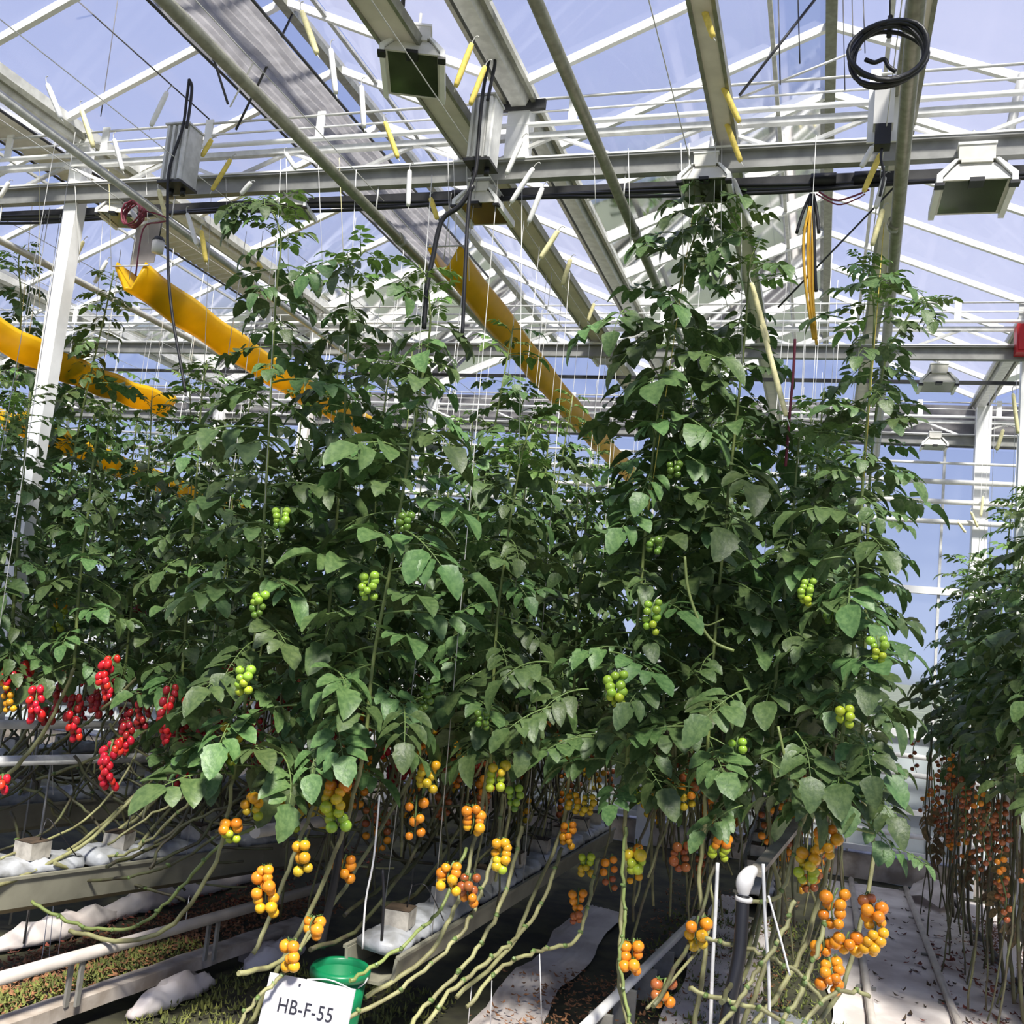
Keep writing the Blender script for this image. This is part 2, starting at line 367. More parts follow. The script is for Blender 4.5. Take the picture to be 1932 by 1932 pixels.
for z in (1.22, 2.43): part('transom', MB().box((-9, 9.03, z-0.03), (5, 9.09, z+0.03)), 'white_paint', wl)
part('eaves_strip', MB().box((-9, 9.06, 3.68), (5, 9.09, 4.05)), 'screen_cloth', wl)
for i in range(len(VAL)-1):
    a, b = VAL[i], VAL[i+1]; c_ = (a+b)/2
    part('gable_pane', MB().add([(a+.06, 9.06, ZV), (b-.06, 9.06, ZV), (c_, 9.06, ZR-.03)], [(0,1,2)]), 'wall_glass', wl)
for X in (1.2, -1.4, -3.85, -6.3): part('wall_post', MB().box((X-0.06, 8.93, 0), (X+0.06, 9.03, 4.02)), 'white_paint', wl)
for z in (3.50, 3.34, 3.17, 3.00): part('heating_pipe', MB().tube([(-9, 8.88, z), (5, 8.88, z)], 0.022 if z < 3.45 else 0.012, 8), 'pipe_white', wl)
for z in (0.9, 1.05, 0.42): part('heating_pipe', MB().tube([(-9, 8.90, z), (5, 8.90, z)], 0.022, 8), 'pipe_white', wl)
ws = struct('wall_left', (-9.1, 4, 0))
part('kerb_wall', MB().box((-9.2, -0.5, 0), (-9.0, 9.1, 0.3)), 'kerb', ws)
ys = [-0.5+0.6*i for i in range(17)]
for i in range(len(ys)-1):
    part('pane', MB().add([(-9.1, ys[i]+.012, .32), (-9.1, ys[i+1]-.012, .32), (-9.1, ys[i+1]-.012, 4.0), (-9.1, ys[i]+.012, 4.0)], [(0,1,2,3)]), 'wall_glass', ws)
    part('mullion', MB().box((-9.12, ys[i]-.01, .3), (-9.07, ys[i]+.01, 4.0)), 'galv_light', ws)
for z in (1.2, 2.4): part('transom', MB().box((-9.12, -0.5, z-.03), (-9.06, 9.1, z+.03)), 'white_paint', ws)

# ------------------------------------------------------------------ overhead pipes, beams, screen, lamp rail
def pipe_thing(name, X, Z, r, m, y0, y1, lab, X2=None):
    t = thing(name, (X, y0, Z), lab, 'pipe')
    part('tube', MB().tube([(X, y0, Z), (X2 if X2 is not None else X, y1, Z)], r, 10), m, t)
    for y in (3.9, 6.53):
        if y0 < y < y1:
            xx = X + ((X2 if X2 is not None else X)-X)*(y-y0)/(y1-y0)
            part('hanger', MB().tube([(xx, y, Z), (xx, y, 3.69)], 0.004, 5), 'galv', t)
            part('coupling', MB().tube([(xx, y+0.25, Z), (xx, y+0.30, Z)], r*1.18, 10), m, t)
    return t
pipe_thing('overhead_pipe', -2.06, 3.55, 0.024, 'pipe_grey', 1.2, 8.9, 'grey overhead pipe sloping past the left grow lamps to the tall middle plants')
pipe_thing('overhead_pipe', -0.905, 3.55, 0.022, 'pipe_grey', 1.2, 8.9, 'grey overhead pipe running down to the tall plant right of the centre')
pipe_thing('overhead_pipe', 0.10, 3.55, 0.026, 'pipe_grey', 1.2, 8.9, 'grey overhead pipe passing behind the hung coil of black cable', 0.36)
pipe_thing('overhead_pipe', -3.02, 3.55, 0.020, 'galv', 1.2, 8.9, 'thin grey overhead pipe in the upper left corner', -3.45)
pipe_thing('overhead_pipe', -4.25, 3.50, 0.020, 'galv', 1.2, 8.9, 'thin grey overhead pipe beyond the left roof post')
def box_beam(X0, X1, Z, lab):
    t = thing('beam', ((X0+X1)/2, 1.2, Z), lab, 'beam')
    part('panel', MB().box((X0, 1.2, Z), (X1, 8.9, Z+0.03)), 'cream_panel', t)
    for x in (X0, X1): part('edge_rail', MB().box((x-0.007, 1.2, Z-0.008), (x+0.007, 8.9, Z+0.036)), 'pipe_grey', t)
box_beam(-1.66, -1.52, 3.80, 'cream beam with dark edges carrying the near grow lamp')
box_beam(-0.53, -0.45, 3.80, 'cream beam with dark edges left of the ridge at right')
box_beam(0.15, 0.23, 3.84, 'cream beam behind the hung coil of black cable')
t = thing('shade_screen', (-2.7, 1.2, 4.3), 'grey pleated shade screen gathered under the left ridge', 'screen')
mb = MB(); rings = []
for k in range(60):
    y = 1.2+k*0.09
    rings.append([Vector((-2.96+0.46*j/22, y, 4.30+(0.010 if j % 2 else 0)*(1+.5*math.sin(k*.7+j))+0.006*math.sin(k*0.9+j*.5))) for j in range(23)])
mb.loft(rings, 0, False); part('cloth', mb, 'screen_cloth', t)
for X in (-2.97, -2.49): part('edge_cable', MB().tube([(X, 1.2, 4.3), (X, 6.6, 4.3)], 0.008, 6), 'dark_steel', t)
t = thing('shade_screen', (-4.3, 1.2, 4.12), 'grey folded shade screen beside the left valley gutter', 'screen')
mb = MB(); rings = []
for k in range(200):
    y = 1.2+k*0.036; z = 4.10+0.010*(k % 2)
    rings.append([Vector((-4.42, y, z)), Vector((-4.3, y, z+0.02)), Vector((-4.16, y, z))])
mb.loft(rings, 0, False); part('cloth', mb, 'cream_panel', t)
for X in (-4.43, -4.15): part('edge_cable', MB().tube([(X, 1.2, 4.1), (X, 8.4, 4.1)], 0.008, 6), 'dark_steel', t)
t = thing('lamp_rail', (0, 4.05, 3.71), 'dark steel rail with bundled black cables crossing behind the near truss', 'rail')
part('rail', MB().bar((-8.5, 4.08, 3.71), (3.6, 4.08, 3.71), 0.035, 0.04), 'dark_steel', t)
for k in range(3):
    pts = [(-8.5+i*0.55, 4.05-0.008*k, 3.685-0.016*k+0.012*math.sin(i*1.9+k)) for i in range(23)]
    part('cable', MB().tube(curve(pts, 3), 0.008, 6), 'black_rubber', t)
for X in (-2.75, -1.75, -0.15, 0.02):
    part('sleeve', MB().tube([(X, 4.05, 3.695), (X+0.10, 4.05, 3.695)], 0.032, 8), 'black_rubber', t)
t = thing('lamp_rail', (0, 6.75, 3.62), 'thin dark cable rail behind the middle truss', 'rail')
part('rail', MB().bar((-8.5, 6.75, 3.60), (3.6, 6.75, 3.60), 0.02, 0.022), 'dark_steel', t)

# ------------------------------------------------------------------ grow lamps
def grow_lamp(c, s, lab, rz=0.0, tilt=0.0):
    c = Vector(c); t = thing('grow_lamp', c, lab, 'lamp')
    def P(x, y, z):
        v = Vector((x*s, y*s, z*s)); v.rotate(Matrix.Rotation(tilt, 3, 'X')); v.rotate(Matrix.Rotation(rz, 3, 'Z')); return c+v
    def bx(m_, a, b):
        m_.add([P(*p) for p in ((a[0],a[1],a[2]),(b[0],a[1],a[2]),(b[0],b[1],a[2]),(a[0],b[1],a[2]),(a[0],a[1],b[2]),(b[0],a[1],b[2]),(b[0],b[1],b[2]),(a[0],b[1],b[2]))],
               [(0,3,2,1),(4,5,6,7),(0,1,5,4),(1,2,6,5),(2,3,7,6),(3,0,4,7)]); return m_
    part('ballast_housing', bx(bx(MB(), (-.075,-.16,.06), (.075,.16,.13)), (-.065,-.165,.045), (.065,.165,.06)), 'lamp_shell', t)
    part('lid', bx(MB(), (-.08,-.165,.13), (.08,.165,.142)), 'white_paint', t)
    m_ = MB(); rg = []
    for (a, b, z) in ((.075,.15,.045), (.10,.16,.02), (.135,.175,-.03), (.14,.18,-.045), (.128,.168,-.045), (.10,.15,0.0)):
        rg.append([P(-a,-b,z), P(a,-b,z), P(a,b,z), P(-a,b,z)])
    m_.loft(rg); part('reflector', m_, 'lamp_shell', t)
    part('lamp_glass', bx(MB(), (-.128,-.168,-.043), (.128,.168,-.036)), 'lamp_glass', t)
    for sx in (-1, 1):
        part('end_bracket', MB().add([P(sx*.075,-.17,.06), P(sx*.09,-.17,.06), P(sx*.165,-.19,-.02), P(sx*.165,-.19,-.065), P(sx*.14,-.19,-.065), P(sx*.14,-.19,-.03),
                                      P(sx*.075,.17,.06), P(sx*.09,.17,.06), P(sx*.165,.19,-.02), P(sx*.165,.19,-.065), P(sx*.14,.19,-.065), P(sx*.14,.19,-.03)],
              [(0,1,2,5),(2,3,4,5),(6,11,8,7),(8,11,10,9),(0,6,7,1),(1,7,8,2),(2,8,9,3),(3,9,10,4),(4,10,11,5),(5,11,6,0)]), 'white_paint', t)
        part('bracket_foot', bx(MB(), (sx*.152-.02,-.195,-.075), (sx*.152+.02,-.15,-.06)), 'black_rubber', t)
    hz = max(P(0,0,.14).z+0.12, 3.70); part('hanger', MB().tube([P(0,0,.14), Vector((c.x, c.y if c.y < 8.5 else 9.0, hz))], 0.006, 6), 'galv', t)
    part('socket', bx(MB(), (-.03,-.2,-.062), (.03,-.13,-.043)), 'black_rubber', t)
    return t
grow_lamp(at(1833, 355, Y=3.98), 0.85, 'white grow lamp hanging at the upper right below the truss')
grow_lamp(at(914, 392, Y=4.0), 0.66, 'white grow lamp just below the grey control box near the centre')
grow_lamp(at(558, 392, Y=4.0), 0.50, 'white grow lamp behind the bent leafy tip at left', 0.2)
grow_lamp(at(232, 407, Y=4.0), 0.56, 'white grow lamp behind the red cable coil at far left', 0.2)
grow_lamp(at(1335, 348, Y=3.98), 0.66, 'white grow lamp peeping over the tallest tomato crown')
nl = grow_lamp(at(782, 128, Y=3.15), 0.72, 'nearest grow lamp seen from below with its green glass at the top', 0.35, -0.10)
part('power_cable', MB().tube(curve([at(795, 80, Y=3.15), at(752, 70, Y=3.1), at(745, 50, Y=3.05), at(760, 10, Y=3.0), at(757, -40, Y=2.95)], 5), 0.008, 6), 'black_rubber', nl)
grow_lamp(at(1768, 722, Y=6.8), 0.70, 'white grow lamp hanging under the middle truss at right')
grow_lamp(at(1762, 838, Y=8.7), 0.62, 'small far grow lamp in front of the end wall at right')
grow_lamp(at(1148, 672, Y=6.72), 0.66, 'far white grow lamp between the yellow ribbon and the tall plant')

# ------------------------------------------------------------------ control boxes, coils, cables
def control_box(p0, p1, w, m, lab, fins):
    p0 = Vector(p0); p1 = Vector(p1); t = thing('control_box', p0, lab, 'box')
    mid = (p0+p1)/2; h = (p1-p0).length; x, y, z = mid
    part('case', MB().box((x-w/2, y-0.05, z-h/2), (x+w/2, y+0.05, z+h/2)), m, t)
    for i in range(fins):
        a = x-w/2+(i+0.5)*w/fins
        part('fin', MB().box((a-w/fins*0.22, y-0.068, z-h/2+0.006), (a+w/fins*0.22, y-0.05, z+h/2-0.006)), 'galv_light', t)
    part('end_plate', MB().box((x-w/2-0.006, y-0.07, z-h/2-0.012), (x+w/2+0.006, y+0.055, z-h/2)), 'dark_steel', t)
    part('end_plate', MB().box((x-w/2-0.006, y-0.07, z+h/2), (x+w/2+0.006, y+0.055, z+h/2+0.008)), 'galv', t)
    for dx in (-0.3, 0.25): part('gland', MB().tube([(x+dx*w, y, z-h/2-0.012), (x+dx*w, y, z-h/2-0.045)], 0.012, 8), 'black_rubber', t)
    return t
control_box(at(338, 352, Y=3.6), at(350, 248, Y=3.6), 0.115, 'galv', 'grey finned control box hung before the truss at left', 4)
control_box(at(908, 312, Y=3.6), at(922, 196, Y=3.6), 0.10, 'galv_light', 'pale finned control box hung before the truss near the centre', 4)
def cable(name, pts, r, m, lab, n=5, cat='cable'):
    t = tag(part(name, MB().tube(curve(pts, n), r, 6), m, None, None, None), lab, cat); return t
def pl(lst, Y): return [at(a, b, Y=Y) for a, b in lst]
cable('cable', pl([(357,150),(352,190),(345,240),(328,290),(318,330),(316,400),(318,520),(326,600),(338,670),(350,740)], 3.52), 0.007, 'black_rubber', 'long black cable dropping from the left control box into the leaves')
cable('cable', pl([(357,150),(362,165),(358,205),(352,242)], 3.52), 0.007, 'black_rubber', 'short black cable loop above the left control box')
cable('cable', pl([(926,96),(915,150),(908,200),(903,260),(898,320),(888,355),(882,420),(878,500),(872,640)], 3.5), 0.008, 'black_rubber', 'black cable dropping from the middle control box past the grow lamp')
cable('cable', pl([(893,350),(868,388),(838,410),(826,440),(818,480),(806,540),(800,620)], 3.5), 0.010, 'black_rubber', 'black cable curling left below the middle control box')
cable('cable', pl([(926,96),(934,115),(928,150),(920,190)], 3.5), 0.007, 'black_rubber', 'short black cable loop above the middle control box')
# hung coil of black cable, right
t = thing('cable_coil', at(1680, 60, Y=2.65), 'big coil of black cable hung at the upper right', 'cable coil')
cc = at(1674, 112, Y=2.65)
for k in range(5):
    r = 0.094+0.006*math.sin(k*2.1); pts = []
    for i in range(25):
        a = 2*PI*i/24+k*0.6
        pts.append(cc+Vector((math.cos(a)*(r+0.003*math.sin(a*3+k)), -0.012*k+0.01*math.sin(a*2+k), math.sin(a)*(r*0.86))))
    part('loop', MB().tube(pts, 0.0065, 6), 'black_rubber', t)
part('hang_cord', MB().tube([at(1680, 30, Y=2.65), at(1677, 70, Y=2.65)], 0.007, 6), 'black_rubber', t)
part('hang_wire', MB().tube([at(1679, -30, Y=2.65), at(1679, 40, Y=2.65)], 0.0025, 5), 'dark_steel', t)
part('loose_end', MB().tube(curve(pl([(1632,112),(1650,118),(1668,112),(1676,125),(1690,135)], 2.63), 4), 0.006, 6), 'black_rubber', t)
t = thing('control_box', at(1670, 200, Y=3.66), 'white slim control box under the hung black cable coil', 'box')
a = at(1668, 200, Y=3.66)
part('case', MB().box((a.x-.035, 3.62, a.z-.09), (a.x+.035, 3.68, a.z+.09)), 'white_plastic', t)
part('back_plate', MB().box((a.x-.055, 3.68, a.z-.13), (a.x+.055, 3.69, a.z+.13)), 'white_paint', t)
b = at(1665, 262, Y=3.66)
part('plug', MB().box((b.x-.028, 3.62, b.z-.04), (b.x+.028, 3.68, b.z+.04)), 'black_rubber', t)
part('lead', MB().tube(curve(pl([(1664,280),(1662,300),(1668,330),(1660,370)], 3.64), 4), 0.005, 6), 'black_rubber', t)
t = thing('cable_coil', at(262, 405, Y=3.75), 'dull red coil of cable hung beside the far left grow lamp', 'cable coil')
cc = at(256, 408, Y=3.75)
for k in range(5):
    pts = []
    for i in range(17):
        a = 2*PI*i/16
        pts.append(cc+Vector((math.cos(a)*0.055, -0.01*k, math.sin(a)*0.058))+jit(0.004))
    part('loop', MB().tube(pts, 0.0045, 5), 'red_cable', t)
part('tail', MB().tube(curve(pl([(275,398),(300,405),(318,415),(300,420),(270,432),(256,520)], 3.74), 4), 0.004, 5), 'red_cable', t)
cable('cable', pl([(1545,362),(1575,378),(1605,372),(1640,358)], 4.0), 0.004, 'red_cable', 'thin red cable sagging from the lamp rail at right')
cable('cable', pl([(1540,366),(1580,386),(1615,376),(1632,366)], 3.99), 0.003, 'red_cable', 'second thin red cable sagging lower from the lamp rail at right')
t = thing('cable_bundle', at(1528, 365, Y=4.0), 'bundle of black cable ends tied under the lamp rail at right', 'cable bundle')
for lst in ([(1530,366),(1515,400),(1503,440)], [(1530,366),(1524,410),(1517,435)], [(1532,366),(1535,420),(1538,520),(1540,550)], [(1534,366),(1541,400),(1545,440)]):
    part('cable', MB().tube(curve(pl(lst, 3.98), 4), 0.007, 6), 'black_rubber', t)
t = thing('cable_bundle', at(1528, 395, Y=4.0), 'bundle of yellow cables hanging below the black cable ends', 'cable bundle')
for i, lst in enumerate(([(1528,390),(1516,450),(1520,540),(1535,640)], [(1529,390),(1524,470),(1528,550),(1537,640)], [(1530,390),(1533,470),(1534,560),(1540,640)], [(1531,390),(1528,480),(1530,580),(1541,650)])):
    part('cable', MB().tube(curve(pl(lst, 3.97+0.004*i), 4), 0.0055, 6), 'yellow_cable', t)
cable('cable', pl([(1500,640),(1497,700),(1490,780),(1482,880)], 4.3), 0.006, 'red_cable', 'reddish cable hanging between the two right hand crowns')
# tie rods and wires
def rod(pts, r, m, lab): return tag(part('tie_rod', MB().tube(pts, r, 6), m), lab, 'rod')
rod([at(565, 0, Y=3.85), at(445, 245, Y=3.85)], 0.006, 'dark_steel', 'dark tie rod slanting from the left ridge down to the near truss')
rod([at(1540, -4, Y=3.85), at(1395, 180, Y=3.85)], 0.006, 'dark_steel', 'dark tie rod slanting left down from the right ridge')
rod([at(1625, 92, Y=3.86), at(1395, 185, Y=3.86)], 0.005, 'galv', 'pale thin tie rod below the right ridge')
rod([at(145, 0, Y=3.3), at(395, 225, Y=3.85)], 0.0035, 'dark_steel', 'thin black wire slanting over the left roof slope')
rod([at(222, 0, Y=3.7), at(190, 220, Y=3.85)], 0.0025, 'dark_steel', 'very thin upright wire before the left roof slope')
rod([at(398, 95, Y=3.75), at(430, 196, Y=3.75)], 0.006, 'dark_steel', 'short dark rod hanging beside the left overhead pipe')
rod([at(505, 67, Y=3.8), at(434, 202, Y=3.8)], 0.004, 'twine_white', 'pale thin rod crossing the pleated shade screen')
rod([at(1930, 140, Y=4.0), at(1886, 330, Y=4.0)], 0.018, 'galv', 'grey slanting brace in the upper right corner')
rod([at(1690, 350, Y=4.05), at(1468, 580, Y=4.2)], 0.004, 'dark_steel', 'black wire slanting down left to the right hand crowns')
for i, (x, y0, y1, r) in enumerate(((1590,0,170,.0022),(1607,0,150,.0022),(1628,0,100,.0022),(1468,0,160,.003),(1505,0,120,.003))):
    tag(part('wire', MB().tube([at(x, y0-20, Y=3.8), at(x+4, y1, Y=3.8)], r, 5), 'dark_steel'), ['thin upright wire left of the hung black coil, third from it', 'thin upright wire left of the hung black coil, second from it', 'thin upright wire touching the left of the hung black coil', 'upright wire left of the right ridge beam', 'upright wire just beside the right ridge beam'][i], 'wire')
t = thing('alarm_box', at(1931, 640, Y=6.4), 'small red box fixed on the right roof post', 'box')
a = at(1934, 640, Y=6.45)
part('case', MB().box((a.x-.05, 6.42, a.z-.09), (a.x+.05, 6.53, a.z+.09)), 'red_paint', t)
part('cover', MB().box((a.x-.04, 6.41, a.z-.075), (a.x+.04, 6.42, a.z+.02)), 'red_paint', t)

# ------------------------------------------------------------------ yellow sticky ribbons
def ribbon(P0, P1, w, lab, sag=0.04):
    P0 = Vector(P0); P1 = Vector(P1); t = thing('sticky_ribbon', P0, lab, 'sticky trap'); n = 40
    prof = [(-0.5, 0.30), (-0.46, 0.5), (-0.1, -0.34), (0.1, -0.42), (0.42, 0.42), (0.5, 0.22), (0.12, -0.5), (-0.12, -0.46)]
    rg = []
    for i in range(n+1):
        s = i/n; c_ = P0.lerp(P1, s) - Vector((0,0,sag*math.sin(PI*s)))
        rg.append([c_+Vector((a*w, 0, b*w*0.8+0.006*math.sin(i*0.9+a*5))) for a, b in prof])
    m_ = MB().loft(rg, 0, True, True, True); part('film', m_, 'sticky', t)
    for s in (0.0, 0.33, 0.66):
        c_ = P0.lerp(P1, s)
        part('hang_wire', MB().tube([c_+Vector((0,0,-0.02)), Vector((c_.x, c_.y, 3.69))], 0.0022, 5), 'galv', t)
    part('end_rod', MB().tube([P0+Vector((-w*0.55,-0.005,0.05)), P0+Vector((w*0.55,-0.005,0.05))], 0.004, 6), 'galv', t)
    return t
ribbon(at(245,520,Y=4.0), at(690,805,X=at(245,520,Y=4.0).x), 0.20, 'yellow sticky ribbon slanting behind the leafy tips left of centre')
ribbon(at(838,485,Y=4.0), at(1190,900,X=at(838,485,Y=4.0).x), 0.17, 'yellow sticky ribbon sloping down in the gap at the centre')
ribbon(at(-120,572,Y=3.4), at(310,765,X=at(-120,572,Y=3.4).x), 0.18, 'yellow sticky ribbon entering at the left edge of the frame')
ribbon(at(15,790,Y=5.0), at(450,960,X=-5.1), 0.2, 'lowest yellow sticky ribbon half hidden in the leaves at far left')
t = thing('plastic_sheet', at(285, 500, Y=4.05), 'milky plastic sheet hanging above the left sticky ribbon', 'plastic sheet')
q = pl([(258,425),(308,412),(290,495),(245,500)], 4.05)
part('film', MB().add(q+[v+Vector((0,.004,0)) for v in q], [(0,1,2,3),(7,6,5,4),(0,4,5,1),(1,5,6,2),(2,6,7,3),(3,7,4,0)]), 'clear_plastic', t)
part('clip', MB().bar(q[0], q[1], 0.012, 0.015), 'galv_light', t)
t = thing('white_sensor', at(298, 468, Y=3.9), 'small white lantern shaped sensor hanging over the left sticky ribbon', 'sensor')
a = at(298, 466, Y=3.9)
part('body', MB().lathe([(0,-.03),(.028,-.03),(.03,0),(.03,.03),(0,.03)], 12, a), 'white_plastic', t)
part('cap', MB().lathe([(.032,.03),(.02,.05),(0,.052)], 12, a), 'black_rubber', t)
part('hook', MB().tube([a+Vector((0,0,.05)), a+Vector((0,0,.17))], 0.003, 5), 'dark_steel', t)

# ------------------------------------------------------------------ twine bobbins on their wires
HK = [ # x0,y0,x1,y1,kind,label tail
 (569,20,599,104,'p','under the left ridge, beside the pleated shade screen'), (153,205,177,279,'p','in front of the left valley gutter'),
 (299,357,315,417,'p','over the milky plastic sheet at left'), (400,262,380,296,'y','right beside the left finned box'),
 (436,299,399,360,'y','right of the left finned box, crossing the lower chord'), (380,434,389,495,'y','right of the milky plastic sheet at left'),
 (158,454,133,505,'p','left of the far left grow lamp, over leaves'), (474,518,481,565,'p','left of the bent leafy tip, lower down'),
 (486,495,493,507,'y','tiny, near the bent leafy tip'), (891,81,859,165,'y','right of the nearest grow lamp, higher of two'),
 (916,124,887,199,'y','right of the nearest grow lamp, lower of two'), (726,229,751,299,'y','crossing the truss left of the nearest lamp beam'),
 (812,373,825,414,'y','left of the middle grow lamp'), (1054,434,1019,488,'p','over the far roof bars right of centre, upper'),
 (1077,488,1061,538,'p','over the far roof bars right of centre, lower'), (1121,572,1109,606,'p','short, at the middle truss by the centre'),
 (1322,0,1346,71,'y','at the top edge left of the right ridge'), (1356,145,1396,232,'y','crossing the truss left of the yellow cables, upper'),
 (1368,225,1398,306,'y','crossing the truss left of the yellow cables, lower'), (1662,289,1629,363,'y','below the slim white control box'),
 (1666,394,1645,464,'p','above the rightmost leafy crown'),
 (89,158,116,225,'w','on the left valley gutter'), (316,172,284,239,'w','against blue sky left of the black cable loop'),
 (215,262,232,323,'w','left of the left finned box'), (624,91,634,178,'w','right of the left ridge'), (17,343,0,373,'w','at the far left edge'),
 (474,343,454,367,'w','short, above the bent leafy tip'), (353,402,372,464,'w','right of the left long black cable'),
 (202,491,178,535,'w','above the leaves at far left'), (538,288,559,320,'w','in the lattice above the second left grow lamp'),
 (682,161,687,242,'w','left of the nearest grow lamp'), (773,320,770,390,'w','left of the middle grow lamp, under the chord'),
 (985,262,955,330,'w','right of the middle finned box'), (1007,316,963,384,'w','right of the middle grow lamp, upper'),
 (1024,353,997,421,'w','right of the middle grow lamp, lower'), (1669,333,1652,394,'w','below the slim white control box at right'),
 (1647,276,1625,316,'w','left of the black plug at right'), (1383,336,1417,424,'w','beside the tallest crown'),
 (1417,532,1450,650,'p','long, right of the tallest crown'), (1436,610,1484,788,'p','longest, falling between the two right hand crowns'),
 (1911,741,1921,819,'p','on the right roof post'), (1893,810,1880,850,'p','left of the right roof post'),
 (1855,935,1850,975,'p','on the white end wall pipe, upper'), (1832,965,1845,995,'p','on the white end wall pipes, middle'), (1808,985,1822,1005,'p','on the lowest white end wall pipe')]
for (x0, y0, x1, y1, k, tail) in HK:
    if y0 > 700: Y = 6.2 if y0 < 860 else 8.83
    elif y0 > 520 and x0 < 1300: Y = 5.6
    elif y0 > 440: Y = 4.3
    else: Y = min(3.75, max(2.9, at(x0, y0, Z=3.85).y))
    if x0 > 1330 and 300 < y0 < 700: Y = 4.0
    p, q = at(x0, y0, Y=Y), at(x1, y1, Y=Y); d = (q-p)
    nm = {'p': 'pale yellow', 'y': 'bright yellow', 'w': 'white'}[k]
    t = thing('twine_bobbin', p, '%s twine bobbin %s' % (nm, tail), 'twine bobbin')
    s = d.cross(Vector((0,1,0))).normalized()
    m_ = MB().tube([p+d*f for f in (0.02,0.08,0.3,0.5,0.7,0.92,0.98)], [.008,.0105,.0115,.0115,.0115,.0105,.008], 7)
    part('twine', m_, {'p':'twine_pale','y':'twine_yellow','w':'twine_white'}[k], t)
    part('wire_hook', MB().tube(curve([p+d*0.03, p-d*0.08, p-d*0.16+s*0.008, p-d*0.15+s*0.018], 3), 0.0022, 5), 'galv', t)
    part('twine_tail', MB().tube([q-d*0.02, q+s*0.003+d*0.1], 0.0015, 4), 'twine_white', t)

# ------------------------------------------------------------------ crop wires
for wi, X in enumerate((0.12, -0.62, -1.5, -2.1, -2.9, -3.5, -4.4, -5.0, -5.8, -6.4)):
    tag(part('crop_wire', MB().tube([(X, 2.0, 3.685), (X, 9.0, 3.685)], 0.0022, 5), 'galv'), ['first','second','third','fourth','fifth','sixth','seventh','eighth','ninth','tenth'][wi]+' thin steel crop wire from the right, strung along the plant rows under the trusses', 'wire', 'crop wires under the trusses')

# ------------------------------------------------------------------ leaf, fruit meshes
def leaf_mesh(seed, young=False):
    r = random.Random(seed); mb = MB(); n = 7
    droop = r.uniform(0.35, 0.75); side = r.uniform(-0.12, 0.12)
    def rac(t): return Vector((t*(1-0.12*droop*t), side*t*t, 0.22*t-droop*0.62*t*t))
    mb.tube([rac(i/n) for i in range(n+1)], [0.016-0.010*i/n for i in range(n+1)], 4, 1, False)
    SV = [0, .10, .22, .34, .46, .58, .70, .82, .92, 1.0]
    HW = [.03, .22, .31, .30, .315, .27, .25, .175, .105, 0.0]
    def leaflet(base, d, length, up, wid):
        d = d.normalized(); sd_ = d.cross(up).normalized(); u = sd_.cross(d).normalized()
        dr = r.uniform(0.15, 0.5); tw = r.uniform(-0.35, 0.35); fold = r.uniform(0.1, 0.45); vs = []; fs = []
        for i, s in enumerate(SV):
            p = base + d*(length*s*(1-0.1*dr*s)) - u*(length*dr*s*s) + sd_*(length*0.06*tw*s*s)
            w = HW[i]*length*wid*(0.92+0.16*r.random())
            c_, sn = math.cos(tw*s), math.sin(tw*s)
            sv = sd_*c_+u*sn; uv = u*c_-sd_*sn
            vs += [p+sv*w+uv*w*fold+d*0.02*length, p, p-sv*w+uv*w*fold+d*0.02*length]
        k = len(SV)
        for i in range(k-1):
            a = i*3; fs += [(a+1, a, a+3, a+4), (a+2, a+1, a+4, a+5)]
        mb.add(vs, fs, 0, True)
    W_ = (1.0 if not young else 0.85)*r.uniform(.9,1.15)
    T = Vector((0,0,1))
    def tan(t): return (rac(min(1, t+.05))-rac(t-.05)).normalized()
    leaflet(rac(1.0), tan(1.0), r.uniform(.40,.50), T, W_)
    for t, ln in ((.86,.30),(.66,.40),(.44,.36)):
        for sg in (-1, 1):
            tt = t+r.uniform(-.04,.04); d = tan(tt); out = d.cross(T).normalized()*sg
            b0 = rac(tt); dd = (d*r.uniform(.35,.75)+out+Vector((0,0,r.uniform(-.35,.15)))).normalized()
            b1 = b0+dd*0.07; mb.tube([b0, b1], [.006,.005], 3, 1, False)
            leaflet(b1, dd, ln*r.uniform(.85,1.1), T+out*r.uniform(-.3,.1), W_)
    for t in (.76, .55, .33):
        sg = r.choice((-1,1)); d = tan(t); out = d.cross(T).normalized()*sg
        leaflet(rac(t), (d*.3+out+Vector((0,0,-.2))), r.uniform(.10,.16), T, 1.0)
    return mb.mesh('leaf', [M['leaf_young'] if young else M['leaf'], M['petiole']])
LEAF = [leaf_mesh(100+i) for i in range(12)]
YOUNG = [leaf_mesh(300+i, True) for i in range(5)]
DRY = []
for i in range(4):
    m_ = leaf_mesh(500+i, True); m_.materials[0] = M['dry_leaf']; m_.materials[1] = M['dry_leaf']; DRY.append(m_)

def fruit_mesh(k, plum=False):
    mb = MB(); rows, n = 7, 11; prof = []
    for i in range(rows+1):
        a = -PI/2+PI*i/rows; rr = math.cos(a); z = math.sin(a)*(1.32 if plum else 0.95)
        if i == rows: z -= 0.10
        prof.append((max(rr, 0.0001), z))
    mb.lathe(prof, n, (0,0,-1.0 if not plum else -1.3))
    for j in range(5):
        a = 2*PI*j/5; c_ = Vector((math.cos(a), math.sin(a), 0)); s_ = Vector((-math.sin(a), math.cos(a), 0))
        mb.add([Vector((0,0,0.0)), c_*0.28+s_*0.12+Vector((0,0,.02)), c_*0.75+Vector((0,0,.16)), c_*0.28-s_*0.12+Vector((0,0,.02))], [(0,1,2,3)], 1)
    mb.tube([(0,0,-0.05), (0.02,0,0.30)], [0.08, 0.06], 4, 1, False)
    return mb.mesh('tomato', [M['fruit_'+k], M['calyx']])
FRUIT = {k: fruit_mesh(k, k in 'rk') for k in FR}

